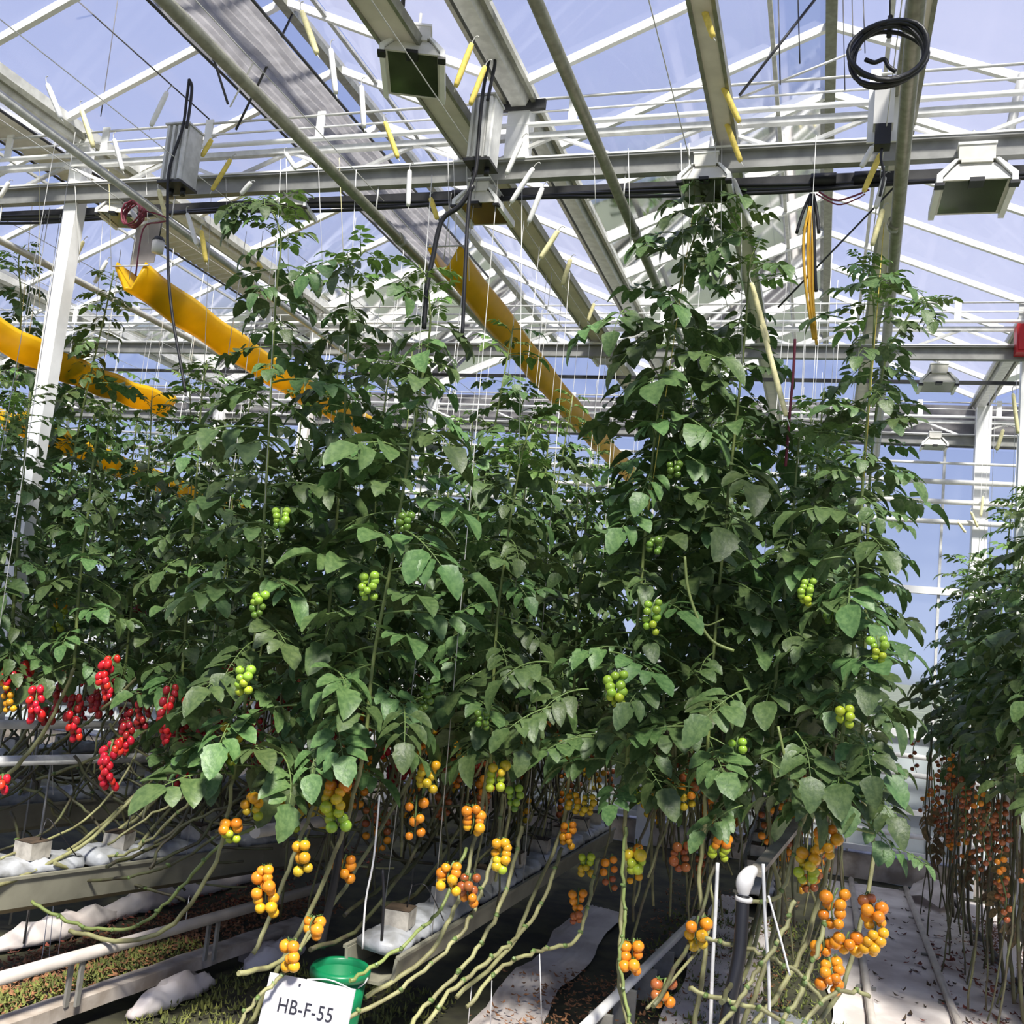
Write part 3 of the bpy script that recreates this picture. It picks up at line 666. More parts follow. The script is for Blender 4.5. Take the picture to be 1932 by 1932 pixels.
def cluster(plant, ptop, pbot, n, pal, r, droop=None):
    """a hanging truss of tomatoes: stalk and every fruit"""
    ptop = Vector(ptop); pbot = Vector(pbot); d = pbot-ptop; s = Vector((d.z, 0, -d.x)); s = s.normalized() if s.length > 1e-5 else Vector((1,0,0))
    bow = s*R.uniform(-.15,.15)*d.length + Vector((0, -0.15*d.length, 0))
    def P(t): return ptop + d*t + bow*math.sin(PI*t)
    mb = MB().tube([P(i/6) for i in range(7)], [0.0045-0.0025*i/6 for i in range(7)], 5)
    c_ = part('fruit_cluster', mb, 'petiole', plant)
    rows = max(1, (n+1)//2)
    for i in range(n):
        t = ((i//2)+0.35+0.35*(i % 2))/rows; sg = -1 if i % 2 else 1
        t = min(t, 1.0)
        yaw = R.uniform(-1.3, 1.3); out = Vector((sg*math.cos(yaw), -abs(math.sin(yaw))*R.choice((1, 1, -0.6)), 0))
        rr = r*R.uniform(.82, 1.12)*(1-0.14*t)
        pos = P(t)+out*rr*1.0+Vector((0,0,rr*0.6))
        if n == 1: pos = P(1)
        k = pal[min(len(pal)-1, max(0, int(t*len(pal)+R.uniform(-.45,.45))))]
        q = Quaternion((0,0,1), R.uniform(0,6.28)); ax = Vector((-out.y, out.x, 0))
        q = Quaternion(ax, R.uniform(-.55,-.1)) @ q
        tm = put('tomato', FRUIT[k], c_, pos, q, rr)
    return c_

# ------------------------------------------------------------------ tomato plants
def plant(name_label, pts, zlow, low_pts, group=None, lw=1.0, step=0.06, stemr=0.008, smat='stem', lowmat='old_stem', leafscale=0.285, youngtop=0.5, bias=None, bent=False, low_leaf=True):
    """pts: stem path from the lower end of the leafy zone up to the tip; low_pts: bare stem below it"""
    base = Vector(low_pts[-1]) if low_pts else Vector(pts[0])
    t = thing('tomato_plant', (base.x, base.y, 0.0), name_label, 'tomato plant', group)
    path = curve(pts, 5)
    k = len(path); part('stem', MB().tube(path, [stemr*(1-0.55*i/(k-1)) for i in range(k)], 6), smat, t)
    if low_pts:
        lp = curve([pts[0]]+list(low_pts), 5)
        lp = [p+jit(0.004) for p in lp]; lp[0] = Vector(pts[0])
        kk = len(lp); part('bare_stem', MB().tube(lp, [stemr*(1+0.25*i/(kk-1)) for i in range(kk)], 6), lowmat, t)
    # walk the stem
    L = [0.0]
    for i in range(1, k): L.append(L[-1]+(path[i]-path[i-1]).length)
    tot = L[-1]; s = 0.02; az = R.uniform(0, 6.28); i = 0
    while s < tot:
        while i < k-2 and L[i+1] < s: i += 1
        f = (s-L[i])/max(1e-6, L[i+1]-L[i]); p = path[i].lerp(path[min(i+1,k-1)], f)
        top = tot-s
        g = min(1.0, 0.46+0.54*top/(youngtop*1.7)) if top < youngtop*1.7 else 1.0
        yng = top < youngtop*0.45
        az += 2.4+R.uniform(-.5,.5)
        a = az
        if bias is not None and R.random() < 0.45: a = bias+R.uniform(-.9,.9)
        pitch = R.uniform(-.45, .25) + (0.35 if yng else 0)
        q = Quaternion((0,0,1), a) @ Quaternion((0,1,0), -pitch) @ Quaternion((1,0,0), R.uniform(-.4,.4))
        put('leaf', R.choice(YOUNG if yng else LEAF), t, p, q, leafscale*g*lw*R.uniform(.62,1.22))
        s += step*R.uniform(.75,1.25)*(0.55 if yng else 1.0)
    return t

def string(t, p, q, m='twine_white', r=0.0014): part('support_string', MB().tube([p, q], r, 4), m, t)

HERO = {}
def px_stem(lst, Y0, Y1=None):
    n = len(lst); Y1 = Y0 if Y1 is None else Y1
    return [at(a, b, Y=Y0+(Y1-Y0)*i/(n-1)) for i, (a, b) in enumerate(lst)]
def hero(key, lab, lst, Y, low, lowY, Z0=None, **kw):
    pts = px_stem(lst, Y); lo = [at(a, b, Y=y) for (a, b), y in zip(low, lowY)]
    HERO[key] = plant(lab, pts, None, lo, **kw); return HERO[key]
hero('A1', 'tallest tomato plant, its bent crown right of the centre near the truss', [(1180,1480),(1192,1300),(1207,1130),(1218,1000),(1232,860),(1252,700),(1278,560),(1310,450),(1345,372),(1375,395),(1392,430)], 4.15,
     [(1178,1560),(1180,1640),(1172,1740),(1168,1840),(1185,1935)], [4.15,4.15,4.1,4.0,3.9], step=0.033, youngtop=0.55)
hero('A1b', 'tomato plant with a dark drooping shoot just right of the tallest crown', [(1330,1500),(1345,1250),(1372,950),(1395,740),(1408,600),(1415,500),(1430,460)], 4.3,
     [(1330,1560),(1320,1660),(1330,1800),(1310,1935)], [4.3,4.3,4.2,4.1], step=0.036)
hero('A2', 'tomato plant at the right end of the row beside the rail aisle, upright leafy tip', [(1575,1540),(1588,1400),(1608,1260),(1618,1060),(1630,880),(1642,720),(1650,600),(1640,520),(1618,485)], 4.1,
     [(1570,1600),(1555,1660),(1520,1780),(1470,1870),(1420,1935)], [4.1,4.1,4.0,3.9,3.8], step=0.033, youngtop=0.6, leafscale=0.25)
hero('A2b', 'tomato plant at the aisle corner with one shoot arching out to the right', [(1622,1500),(1630,1300),(1636,1050),(1645,850),(1670,680),(1700,620),(1738,562),(1752,580)], 4.55,
     [(1650,1600),(1625,1740),(1590,1860),(1540,1935)], [4.5,4.4,4.3,4.1], step=0.034, leafscale=0.22)
hero('A3', 'broad leafy tomato plant filling the gap between the two right hand crowns', [(1450,1500),(1462,1300),(1480,1120),(1495,980),(1505,860),(1512,790)], 4.35,
     [(1455,1600),(1470,1700),(1440,1830),(1400,1935)], [4.35,4.3,4.1,4.0], step=0.034)
hero('B1', 'tomato plant left of the centre ribbon, pale stem, tip at the second left lamp', [(440,1470),(460,1340),(478,1230),(492,1100),(500,950),(508,800),(515,650),(522,540),(530,450),(510,395),(478,385)], 3.45,
     [(425,1560),(400,1640),(330,1740),(240,1775),(130,1755)], [3.45,3.45,3.5,3.5,3.5], step=0.033, youngtop=0.6)
hero('B2', 'tomato plant with a strong pale green stem left of the centre gap', [(690,1400),(705,1240),(735,1080),(765,900),(785,780),(800,690),(812,610),(806,540),(790,500)], 3.5,
     [(672,1480),(650,1560),(600,1690),(540,1800),(470,1935)], [3.5,3.5,3.5,3.5,3.5], step=0.033)
hero('B2b', 'tomato plant with several dark leafy tips between the second left lamp and the centre', [(600,1440),(612,1250),(630,1050),(645,850),(655,700),(660,580),(665,510),(690,470)], 3.75,
     [(590,1520),(560,1600),(520,1700),(480,1800)], [3.75,3.7,3.6,3.5], step=0.034)
hero('B3', 'tomato plant beside the centre gap with a thin stem through the lower fruit', [(925,1440),(930,1300),(940,1150),(960,1000),(980,880),(1000,800)], 4.0,
     [(900,1560),(880,1650),(850,1730),(800,1810),(690,1880)], [4.0,3.9,3.8,3.7,3.5], step=0.034)
hero('B4', 'tomato plant behind the centre gap under the end of the yellow ribbon', [(1080,1420),(1085,1250),(1095,1100),(1105,1000),(1110,920)], 4.6,
     [(1060,1560),(1010,1680),(960,1790),(860,1880)], [4.6,4.4,4.2,3.9], step=0.034)
hero('B0', 'tomato plant with fine leaves under the left long black cable', [(330,1440),(345,1250),(360,1050),(372,880),(380,760),(390,680)], 4.1,
     [(300,1500),(240,1560),(120,1640),(-20,1700)], [4.1,4.1,4.1,4.1], step=0.028, leafscale=0.23)
hero('C1', 'tomato plant at far left with a thin pale stem and red fruit below', [(90,1300),(105,1150),(125,950),(150,800),(175,690),(205,560),(215,510)], 4.3,
     [(60,1360),(20,1420),(-60,1480)], [4.3,4.3,4.3], step=0.027, leafscale=0.22)
hero('C0', 'tomato plant at the left edge with dark leafy tips against the roof post', [(-10,1280),(0,1100),(15,900),(30,720),(40,580),(35,490),(48,462)], 4.4,
     [(-30,1360),(-60,1420),(-120,1480)], [4.4,4.4,4.4], step=0.027, leafscale=0.22)
for kx, ww in (('A1', 0.12), ('A2', 0.12), ('B1', -1.9)): pass

hero('D1', 'fine leaved tomato plant before the left roof post, lower crown', [(20,1270),(28,1100),(40,950),(48,840),(52,790),(58,740)], 3.62,
     [(0,1340),(-40,1400),(-90,1460)], [3.62,3.62,3.62], step=0.024, leafscale=0.21)
hero('D2', 'fine leaved tomato plant at the very left edge of the frame', [(-40,1270),(-30,1100),(-20,900),(-14,820),(-8,760),(0,700)], 3.55,
     [(-60,1340),(-100,1400),(-150,1460)], [3.55,3.55,3.55], step=0.024, leafscale=0.21)
hero('D3', 'fine leaved tomato plant just right of the left roof post', [(140,1260),(150,1100),(165,980),(172,900),(182,830),(190,770)], 3.75,
     [(110,1330),(70,1400),(10,1470)], [3.75,3.75,3.75], step=0.026, leafscale=0.20)
ORD = ['first', 'second', 'third', 'fourth', 'fifth', 'sixth', 'seventh', 'eighth', 'ninth', 'tenth', 'eleventh', 'twelfth', 'thirteenth', 'fourteenth', 'fifteenth', 'sixteenth']
ROWS = [ # X bottom, X top, y0, y1, dy, side, label
 (-0.08, -0.06, 4.75, 7.95, 0.36, 1, 'tomato plant behind the end plants, right side of the big right hand row', 'plants of the right hand row, aisle side', 3.15),
 (-0.62, -0.66, 4.6, 7.95, 0.36, -1, 'tomato plant behind the end plants, left side of the big right hand row', 'plants of the right hand row, left side', 3.35),
 (-1.62, -1.55, 4.3, 7.95, 0.36, 1, 'tomato plant back inside the middle row, right of the strong pale stem', 'plants of the middle row, right side', 3.0),
 (-2.15, -2.25, 4.2, 7.95, 0.36, -1, 'tomato plant back inside the middle row, left of the strong pale stem', 'plants of the middle row, left side', 3.1),
 (-3.0, -2.95, 4.5, 7.95, 0.38, 1, 'tomato plant back on the near side of the third row, among red fruit', 'plants of the third row, right side', 2.95),
 (-3.5, -3.6, 4.5, 7.95, 0.40, -1, 'tomato plant back on the far side of the third row from the right', 'plants of the third row, left side', 3.05),
 (-4.4, -4.4, 4.9, 7.95, 0.42, 1, 'tomato plant back on the near side of the fourth row from the right', 'plants of the fourth row, right side', 3.0),
 (-5.0, -5.1, 4.9, 7.95, 0.45, -1, 'tomato plant back on the far side of the fourth row from the right', 'plants of the fourth row, left side', 3.1),
 (-5.9, -5.9, 5.3, 7.95, 0.50, 1, 'tomato plant back in the fifth row at the far left', 'plants of the fifth row', 3.0),
]
BACK = []
for (xb, xt, y0, y1, dy, sd_, lab, grp, zt) in ROWS:
    y = y0; num = 0
    while y < y1:
        x0 = xb+R.uniform(-.06,.06); x1 = xt+R.uniform(-.08,.08); zl = R.uniform(1.12,1.28); z1 = zt+R.uniform(-.35,.22)
        pts = [Vector((x0, y, zl)), Vector((x0+.3*(x1-x0)+R.uniform(-.03,.03), y+R.uniform(-.04,.04), zl+.35*(z1-zl))), Vector((x0+.7*(x1-x0)+R.uniform(-.03,.03), y+R.uniform(-.04,.04), zl+.7*(z1-zl))), Vector((x1, y, z1))]
        yo = -0.9*sd_
        low = [Vector((x0-0.03*sd_, y+yo*0.25, 0.95)), Vector((x0-.06*sd_, y+yo*0.65, 0.66)), Vector((x0-.10*sd_, y+yo, 0.52+R.uniform(-.08,.06))), Vector((x0-.12*sd_, y+yo*1.35, 0.50+R.uniform(-.1,.08)))]
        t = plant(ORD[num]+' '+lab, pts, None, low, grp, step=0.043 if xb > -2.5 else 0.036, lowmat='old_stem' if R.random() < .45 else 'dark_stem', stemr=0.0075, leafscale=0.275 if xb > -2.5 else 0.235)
        string(t, Vector((x1, y, z1-.3)), Vector((x1, y, 3.68)))
        num += 1; BACK.append((t, x0, y, zl, sd_, xb)); y += dy*R.uniform(.85,1.15)
# row right of the aisle: lower, with dull red fruit and withered leaves
RIGHT = []
y = 5.2; first = True
while y < 8.1:
    for xx in (0.97, 1.45):
        x0 = xx+R.uniform(-.05,.05); zl = R.uniform(1.18,1.30); z1 = 2.62+R.uniform(-.2,.25)+max(0, (6.2-y)*0.10)
        pts = [Vector((x0, y, zl)), Vector((x0+R.uniform(-.03,.03), y, zl+.5*(z1-zl))), Vector((x0+.06, y, z1))]
        low = [Vector((x0+.02, y-.02, .9)), Vector((x0+.0, y-.05, .5)), Vector((x0+.03, y-.1, .12))]
        t = plant(ORD[len(RIGHT)//2]+(' tomato plant back beside the right pipe rail, dull fruit below' if xx < 1.2 else ' tomato plant back on the far side of the row right of the aisle'), pts, None, low, 'plants right of the aisle, near side' if xx < 1.2 else 'plants right of the aisle, far side', step=0.031, lowmat='dark_stem', leafscale=0.25)
        string(t, pts[-1], Vector((x0+.06, y, 3.68)))
        RIGHT.append((t, x0, y, zl))
    y += 0.36*R.uniform(.9,1.1)
for (t, x0, y, zl) in RIGHT:
    for _ in range(6):
        px = x0+R.uniform(-.24,.18); py = y+R.uniform(-.18,.18); z = R.uniform(.75, zl+.08)
        cluster(t, (px, py, z), (px+R.uniform(-.02,.02), py, z-R.uniform(.12,.28)), R.randint(6,10), R.choice(('ob','b','b','bo','b')), 0.016)
    for _ in range(3):
        q = Quaternion((0,0,1), R.uniform(0,6.28)) @ Quaternion((0,1,0), R.uniform(.9,1.4))
        put('dry_leaf', R.choice(DRY), t, Vector((x0+R.uniform(-.2,.2), y+R.uniform(-.15,.15), R.uniform(.55,1.2))), q, R.uniform(.14,.26))

# ------------------------------------------------------------------ tomato clusters where the photograph shows them
CL = [ # plant, x, ytop, ybot, n, colours, Y, radius px
 ('B1',475,1495,1550,7,'aayl',3.4,12), ('B1',440,1542,1592,8,'ooll',3.4,11), ('B2',575,1580,1652,6,'aaay',3.3,14), ('B1',510,1630,1732,13,'ooaa',3.3,13),
 ('B2',652,1612,1668,7,'oo',3.6,12), ('B2',592,1728,1775,5,'oo',3.3,13), ('B2',556,1770,1832,6,'ooa',3.25,13), ('B2',642,1470,1568,14,'oayllg',3.4,14),
 ('B2b',550,1530,1575,6,'dl',4.0,10), ('B2b',785,1500,1590,6,'ooo',3.7,12), ('B3',812,1435,1498,9,'ayy',3.8,11), ('B3',938,1435,1495,8,'yll',3.8,12),
 ('B3',968,1478,1535,7,'ggd',4.0,9), ('B3',890,1518,1580,9,'ooa',3.7,12), ('B3',948,1580,1648,11,'aayl',3.7,12), ('B3',855,1625,1690,9,'oa',3.6,12), ('B3',886,1648,1712,9,'bo',3.75,11),
 ('B4',1078,1495,1538,7,'ay',4.6,9), ('B4',1106,1497,1540,8,'y',4.6,8), ('B4',1072,1548,1604,9,'oa',4.6,9), ('B4',1110,1608,1655,8,'ly',4.5,9), ('B4',1090,1675,1745,10,'ob',4.4,9),
 ('A1',1168,1265,1335,12,'ggl',4.05,12), ('A1',1205,1484,1518,7,'l',4.6,7), ('A1',1200,1600,1648,6,'yll',4.1,13), ('A1',1194,1770,1845,7,'ooo',4.0,13), ('A1',1254,1845,1902,6,'bo',3.9,13),
 ('A1b',1300,1455,1530,8,'boy',4.3,11), ('A1b',1290,1585,1645,8,'bb',4.4,11), ('A1b',1362,1575,1628,9,'oll',4.3,11), ('A1b',1316,1728,1795,6,'oay',4.0,14),
 ('A1',1238,1130,1205,9,'ggl',4.05,10), ('A3',1390,1390,1425,3,'g',4.1,11), ('A3',1524,1092,1148,11,'ggl',4.1,9), ('A2',1572,1138,1178,8,'d',4.2,9),
 ('A2',1652,1200,1255,9,'ggl',4.0,10), ('A2',1590,1328,1378,5,'l',4.0,12), ('A2',1606,1468,1520,5,'g',4.0,10), ('A2',1545,1500,1522,3,'d',4.2,9),
 ('A2',1552,1553,1625,7,'oaa',4.0,13), ('A2',1526,1595,1668,10,'ayl',4.05,12), ('A2',1578,1675,1755,8,'oo',3.95,13), ('A2',1634,1682,1808,16,'boaa',3.95,13),
 ('A2',1550,1768,1808,4,'oo',3.95,12), ('A2',1562,1805,1875,9,'ooo',3.9,13), ('A2',1600,1758,1800,6,'oa',3.95,13),
 ('B2',700,1080,1135,10,'gg',3.45,10), ('B2',768,965,1005,6,'d',3.5,10), ('B1',530,958,1008,9,'gd',3.45,9), ('B1',490,1115,1168,8,'gd',3.4,10), ('B1',466,1255,1312,8,'ggl',3.4,11), ('B1',440,1362,1448,14,'yll',3.4,11),
 ('A1',1272,870,905,6,'d',4.2,9), ('A1',1240,1015,1050,7,'d',4.1,9), ('B3',805,1290,1345,8,'d',3.8,9), ('B3',910,1338,1380,7,'d',3.9,8), ('B2',795,860,900,4,'d',3.6,9),
 ('C1',112,1125,1195,12,'all',4.3,8), ('C1',262,1140,1165,4,'k',4.7,8),
]
def dist(p): return (Vector(p)-Vector((0,0,H))).length
for (k, x, yt, yb, n, pal, Y, rp) in CL:
    if yb < 1440 and x > 420: Y -= 0.22
    p = at(x+2, yt, Y=Y); q = at(x-2, yb-rp*0.6, Y=Y)
    cluster(HERO[k], p, q, n, pal, rp*dist(p)/F*0.84)
RED = [('C1',215,1235,1315,16,'r',4.4),('C1',212,1395,1485,18,'r',4.2),('C0',25,1252,1342,14,'ra',4.4),('C0',50,1245,1300,10,'r',4.5),('C0',72,1292,1358,14,'r',4.3),('C1',122,1265,1320,10,'k',4.8),
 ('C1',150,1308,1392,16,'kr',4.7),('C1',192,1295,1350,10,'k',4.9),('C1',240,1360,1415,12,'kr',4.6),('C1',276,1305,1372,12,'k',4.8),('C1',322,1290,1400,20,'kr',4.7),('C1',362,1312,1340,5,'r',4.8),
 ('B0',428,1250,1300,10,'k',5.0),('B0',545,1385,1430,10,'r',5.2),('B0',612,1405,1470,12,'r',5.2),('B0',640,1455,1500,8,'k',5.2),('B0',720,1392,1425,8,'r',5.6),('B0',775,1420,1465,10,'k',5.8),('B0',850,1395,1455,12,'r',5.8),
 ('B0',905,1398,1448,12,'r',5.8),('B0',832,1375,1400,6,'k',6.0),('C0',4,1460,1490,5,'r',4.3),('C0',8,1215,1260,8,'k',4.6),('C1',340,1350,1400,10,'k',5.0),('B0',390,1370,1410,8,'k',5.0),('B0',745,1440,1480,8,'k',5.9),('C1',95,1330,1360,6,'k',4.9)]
RED = [(k, x, yt, yb, n, pal, (Y-0.85 if x < 400 else Y-0.7)) for (k, x, yt, yb, n, pal, Y) in RED]
for (k, x, yt, yb, n, pal, Y) in RED:
    p = at(x+2, yt, Y=Y); q = at(x-3, yb, Y=Y); cluster(HERO[k], p, q, n, pal, 6.6*dist(p)/F)
for (t, x0, y, zl, sd_, xb) in BACK:
    if xb < -2.5 or y > 7.6: continue
    for _ in range(3):
        z = R.uniform(.72, 1.3); px = x0+R.uniform(-.2,.2)
        cluster(t, (px, y+R.uniform(-.1,.1), z), (px, y, z-R.uniform(.12,.2)), R.randint(6,9), R.choice(('oa','ob','b','ay','bo')), 0.02)
for (t, x0, y, zl, sd_, xb) in BACK:
    if xb > -2.5 or xb < -5.5: continue
    for _ in range(2):
        z = R.uniform(.95, 1.4); px = x0+R.uniform(-.12,.12)
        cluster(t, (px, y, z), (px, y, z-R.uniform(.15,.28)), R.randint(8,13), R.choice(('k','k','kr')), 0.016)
for (t, x0, y, zl, sd_, xb) in BACK:
    for _ in range(7 if xb > -2.5 else 3):
        xx = x0+R.uniform(-.22,.22); yy = y+R.uniform(-.2,.2); zb = R.uniform(.35,.75)
        pts = [Vector((xx, yy, zl+.15)), Vector((xx+R.uniform(-.04,.04), yy, zl-.15)), Vector((xx+R.uniform(-.06,.06), yy, (zl+zb)/2)), Vector((xx+R.uniform(-.1,.1), yy+R.uniform(-.15,.15), zb))]
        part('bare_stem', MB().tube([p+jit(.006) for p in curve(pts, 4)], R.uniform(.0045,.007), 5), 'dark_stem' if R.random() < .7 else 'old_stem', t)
for (t, x0, y, zl) in RIGHT:
    for _ in range(4):
        xx = x0+R.uniform(-.24,.2); yy = y+R.uniform(-.18,.18)
        pts = [Vector((xx, yy, zl+.1)), Vector((xx+R.uniform(-.03,.03), yy, .9)), Vector((xx+R.uniform(-.05,.05), yy, .5)), Vector((xx+R.uniform(-.06,.06), yy, .1))]
        part('bare_stem', MB().tube([p+jit(.006) for p in curve(pts, 4)], R.uniform(.004,.0065), 5), 'dark_stem', t)
# pale bare shoot curving before the right hand row
part('bare_shoot', MB().tube(curve(pl([(1292,1050),(1298,1110),(1318,1170),(1345,1210),(1385,1228)], 3.95), 5), 0.006, 6), 'stem', HERO['A1'])
part('bare_shoot', MB().tube(curve(pl([(1320,1172),(1335,1180),(1365,1168)], 3.95), 4), 0.0035, 6), 'stem', HERO['A1'])
part('bare_shoot', MB().tube(curve(pl([(1468,1370),(1490,1460),(1520,1495),(1580,1550),(1650,1572)], 3.85), 5), 0.005, 6), 'stem', HERO['A2'])
# shaded lower leaves of the heroes that hang out in front
EX = [('A1',1120,1390,.30),('A1',1240,1280,.30),('A1',1290,1370,.32),('A1b',1400,1520,.28),('A1b',1340,1400,.34),('A3',1440,1430,.34),('A3',1500,1380,.32),('A2',1560,1440,.3),('A2',1620,1470,.30),('A2',1635,1380,.30),('A2',1640,1250,.30),('A2',1630,1120,.28),('A2',1600,1540,.26),('A2b',1690,1600,.16),
      ('B1',390,1390,.3),('B1',530,1420,.34),('B2',640,1350,.34),('B2',760,1330,.32),('B2',620,1260,.36),('B3',870,1310,.3),('B3',1000,1330,.3),('B3',960,1380,.28),('A1',1110,1300,.32),('B2b',560,1330,.34),('B1',600,1400,.3),('A3',1590,1300,.3),('A3',1410,1300,.36),('A1',1150,1230,.34),('B4',1040,1250,.34),('B4',1060,1330,.34),('A1',1310,400,.26),('A1',1365,385,.28),('A1',1275,440,.24),('A1',1405,440,.26),('A1',1425,505,.24),('A1',1340,425,.28),('A1',1245,455,.22),('A1',1330,370,.24),('A1',1380,480,.24),('A1',1300,480,.24),('A1',1350,350,.2),('B1',470,390,.22),('B1',500,378,.22),('B1',490,412,.22),('B1',455,398,.2),('B1',520,400,.2),('A2',1600,500,.2),('A2',1640,520,.22),('A2',1620,545,.24),('A2b',1735,570,.18),('A2b',1755,600,.18),('A1',1190,580,.3),('A1',1160,600,.28),('A1',1230,560,.3),('A2',1590,600,.26),('B2',740,520,.24),('B2b',650,490,.26),('B2b',680,500,.24)]
for (k, x, y, s) in EX:
    p = at(x, y, Y=(4.0 if k[0] == 'A' else 3.45 if k in ('B1','B2','B2b') else 3.9))
    q = Quaternion((0,0,1), R.uniform(-2.6,-0.5)) @ Quaternion((0,1,0), R.uniform(.1,.5)) @ Quaternion((1,0,0), R.uniform(-.3,.3))
    put('leaf', R.choice(LEAF), HERO[k], p, q, s*.82)

# ------------------------------------------------------------------ leaning stems at the row ends (each belongs to a plant further back)
LEAN = [ # px path, Y start, Y end, radius, mat, label
 ([(950,1500),(935,1600),(905,1690),(870,1760),(800,1830),(700,1900),(560,1960)], 4.1,3.3,.010,'old_stem','leaning bare stem running down left past the green bucket, uppermost'),
 ([(985,1560),(960,1660),(930,1740),(880,1820),(800,1900),(760,1960)], 4.2,3.4,.011,'old_stem','leaning bare stem sweeping down under the middle orange fruit'),
 ([(1060,1600),(1030,1690),(985,1760),(940,1800),(860,1860),(800,1940)], 4.4,3.5,.011,'old_stem','leaning bare stem running under the small yellow fruit'),
 ([(1130,1620),(1110,1700),(1090,1770),(1040,1790),(1000,1800),(940,1830),(880,1900)], 4.5,3.6,.010,'old_stem','knobbly bare stem with a loop above the dark floor'),
 ([(880,1600),(840,1700),(790,1760),(720,1810),(660,1850)], 3.9,3.3,.009,'stem','greenish bare stem leaning over the white slab film'),
 ([(1410,1700),(1470,1690),(1500,1600),(1520,1530)], 4.0,4.1,.010,'old_stem','bare stem rising steeply beside the black post'),
 ([(1330,1770),(1390,1785),(1450,1805),(1510,1840),(1550,1890)], 3.85,3.8,.010,'old_stem','bare stem crossing in front of the black post, upper'),
 ([(1300,1865),(1370,1885),(1440,1905),(1500,1940)], 3.75,3.7,.010,'old_stem','bare stem crossing in front of the black post, lower'),
 ([(1500,1700),(1470,1770),(1430,1830),(1390,1890),(1350,1950)], 3.85,3.6,.010,'old_stem','bare stem slanting down left across the black post'),
 ([(1640,1880),(1590,1870),(1540,1900),(1500,1960)], 3.9,3.7,.010,'old_stem','bare stem lying low beside the aisle rail'),
 ([(1560,1700),(1540,1800),(1510,1870),(1470,1940)], 3.95,3.7,.011,'old_stem','bare stem leaning among the orange fruit by the aisle'),
 ([(590,1750),(540,1830),(510,1860),(470,1900),(440,1960)], 3.3,3.1,.009,'old_stem','grey bare stem falling left of the white sign'),
 ([(400,1280),(330,1340),(240,1400),(130,1450),(-20,1500)], 4.2,4.2,.010,'old_stem','long bare stem slanting from the red fruit to the left edge, upper'),
 ([(270,1270),(180,1350),(90,1420),(0,1560)], 4.3,4.3,.010,'old_stem','bare stem slanting to the left edge before the red fruit'),
 ([(440,1430),(350,1520),(260,1600),(180,1620),(60,1615),(-20,1620)], 3.9,3.9,.009,'old_stem','long bare stem slanting down to the left below the red fruit'),
 ([(480,1560),(400,1610),(330,1690),(270,1740),(200,1755),(120,1735),(60,1700)], 3.5,3.5,.009,'stem','green bare stem sagging in a curve above the cream pipe'),
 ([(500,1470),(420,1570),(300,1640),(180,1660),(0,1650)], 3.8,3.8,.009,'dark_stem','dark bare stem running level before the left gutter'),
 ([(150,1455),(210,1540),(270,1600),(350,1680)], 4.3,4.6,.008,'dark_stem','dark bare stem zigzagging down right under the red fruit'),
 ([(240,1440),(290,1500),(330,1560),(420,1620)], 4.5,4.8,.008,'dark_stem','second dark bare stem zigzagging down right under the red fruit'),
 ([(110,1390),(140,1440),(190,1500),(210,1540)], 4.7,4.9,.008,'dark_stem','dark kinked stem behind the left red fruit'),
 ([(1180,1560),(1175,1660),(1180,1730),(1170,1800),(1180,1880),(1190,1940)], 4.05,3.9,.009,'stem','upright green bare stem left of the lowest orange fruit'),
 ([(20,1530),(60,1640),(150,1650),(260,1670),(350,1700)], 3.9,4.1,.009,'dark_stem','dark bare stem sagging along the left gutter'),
]
for (lst, ya, yb, r, m, lab) in LEAN:
    n = len(lst); pts = [at(a, b, Y=ya+(yb-ya)*i/(n-1)) for i, (a, b) in enumerate(lst)]
    t = thing('tomato_vine', pts[-1], lab, 'vine')
    c_ = curve(pts, 6); c_ = [c_[0]]+[p+jit(0.006) for p in c_[1:-1]]+[c_[-1]]
    part('stem', MB().tube(c_, [r*(0.8+0.06*math.sin(i*1.7)) for i in range(len(c_))], 6), m, t)
    for i in range(3, len(c_)-2, 4): part('node_scar', MB().tube([c_[i], c_[i]+jit(0.010)+Vector((0,-.012,.006))], [r*1.15, r*0.5], 6), 'petiole', t)
# dense tangle of small bare stems lying on the gutters behind
for i in range(70):
    row = R.choice((-3.1,-3.1,-3.5,-4.4,-1.7,-1.7,-2.15,-0.6,-0.3)); y0 = R.uniform(4.2,7.5)
    d = R.choice((-1,1)); x = row+R.uniform(-.2,.25)
    pts = [Vector((x, y0, 1.2)), Vector((x+R.uniform(-.05,.05), y0+d*.18, .85)), Vector((x+R.uniform(-.08,.08), y0+d*.5, .62)), Vector((x+R.uniform(-.1,.1), y0+d*.95, .5+R.uniform(-.06,.08)))]
    tag(part('tomato_vine', MB().tube([p+jit(.008) for p in curve(pts, 5)], R.uniform(.006,.009), 5), 'dark_stem' if R.random() < .6 else 'old_stem'), 'thin bare vine hanging in the tangle below the leaves of the inner rows', 'vine', 'bare vines tangled under the inner rows')

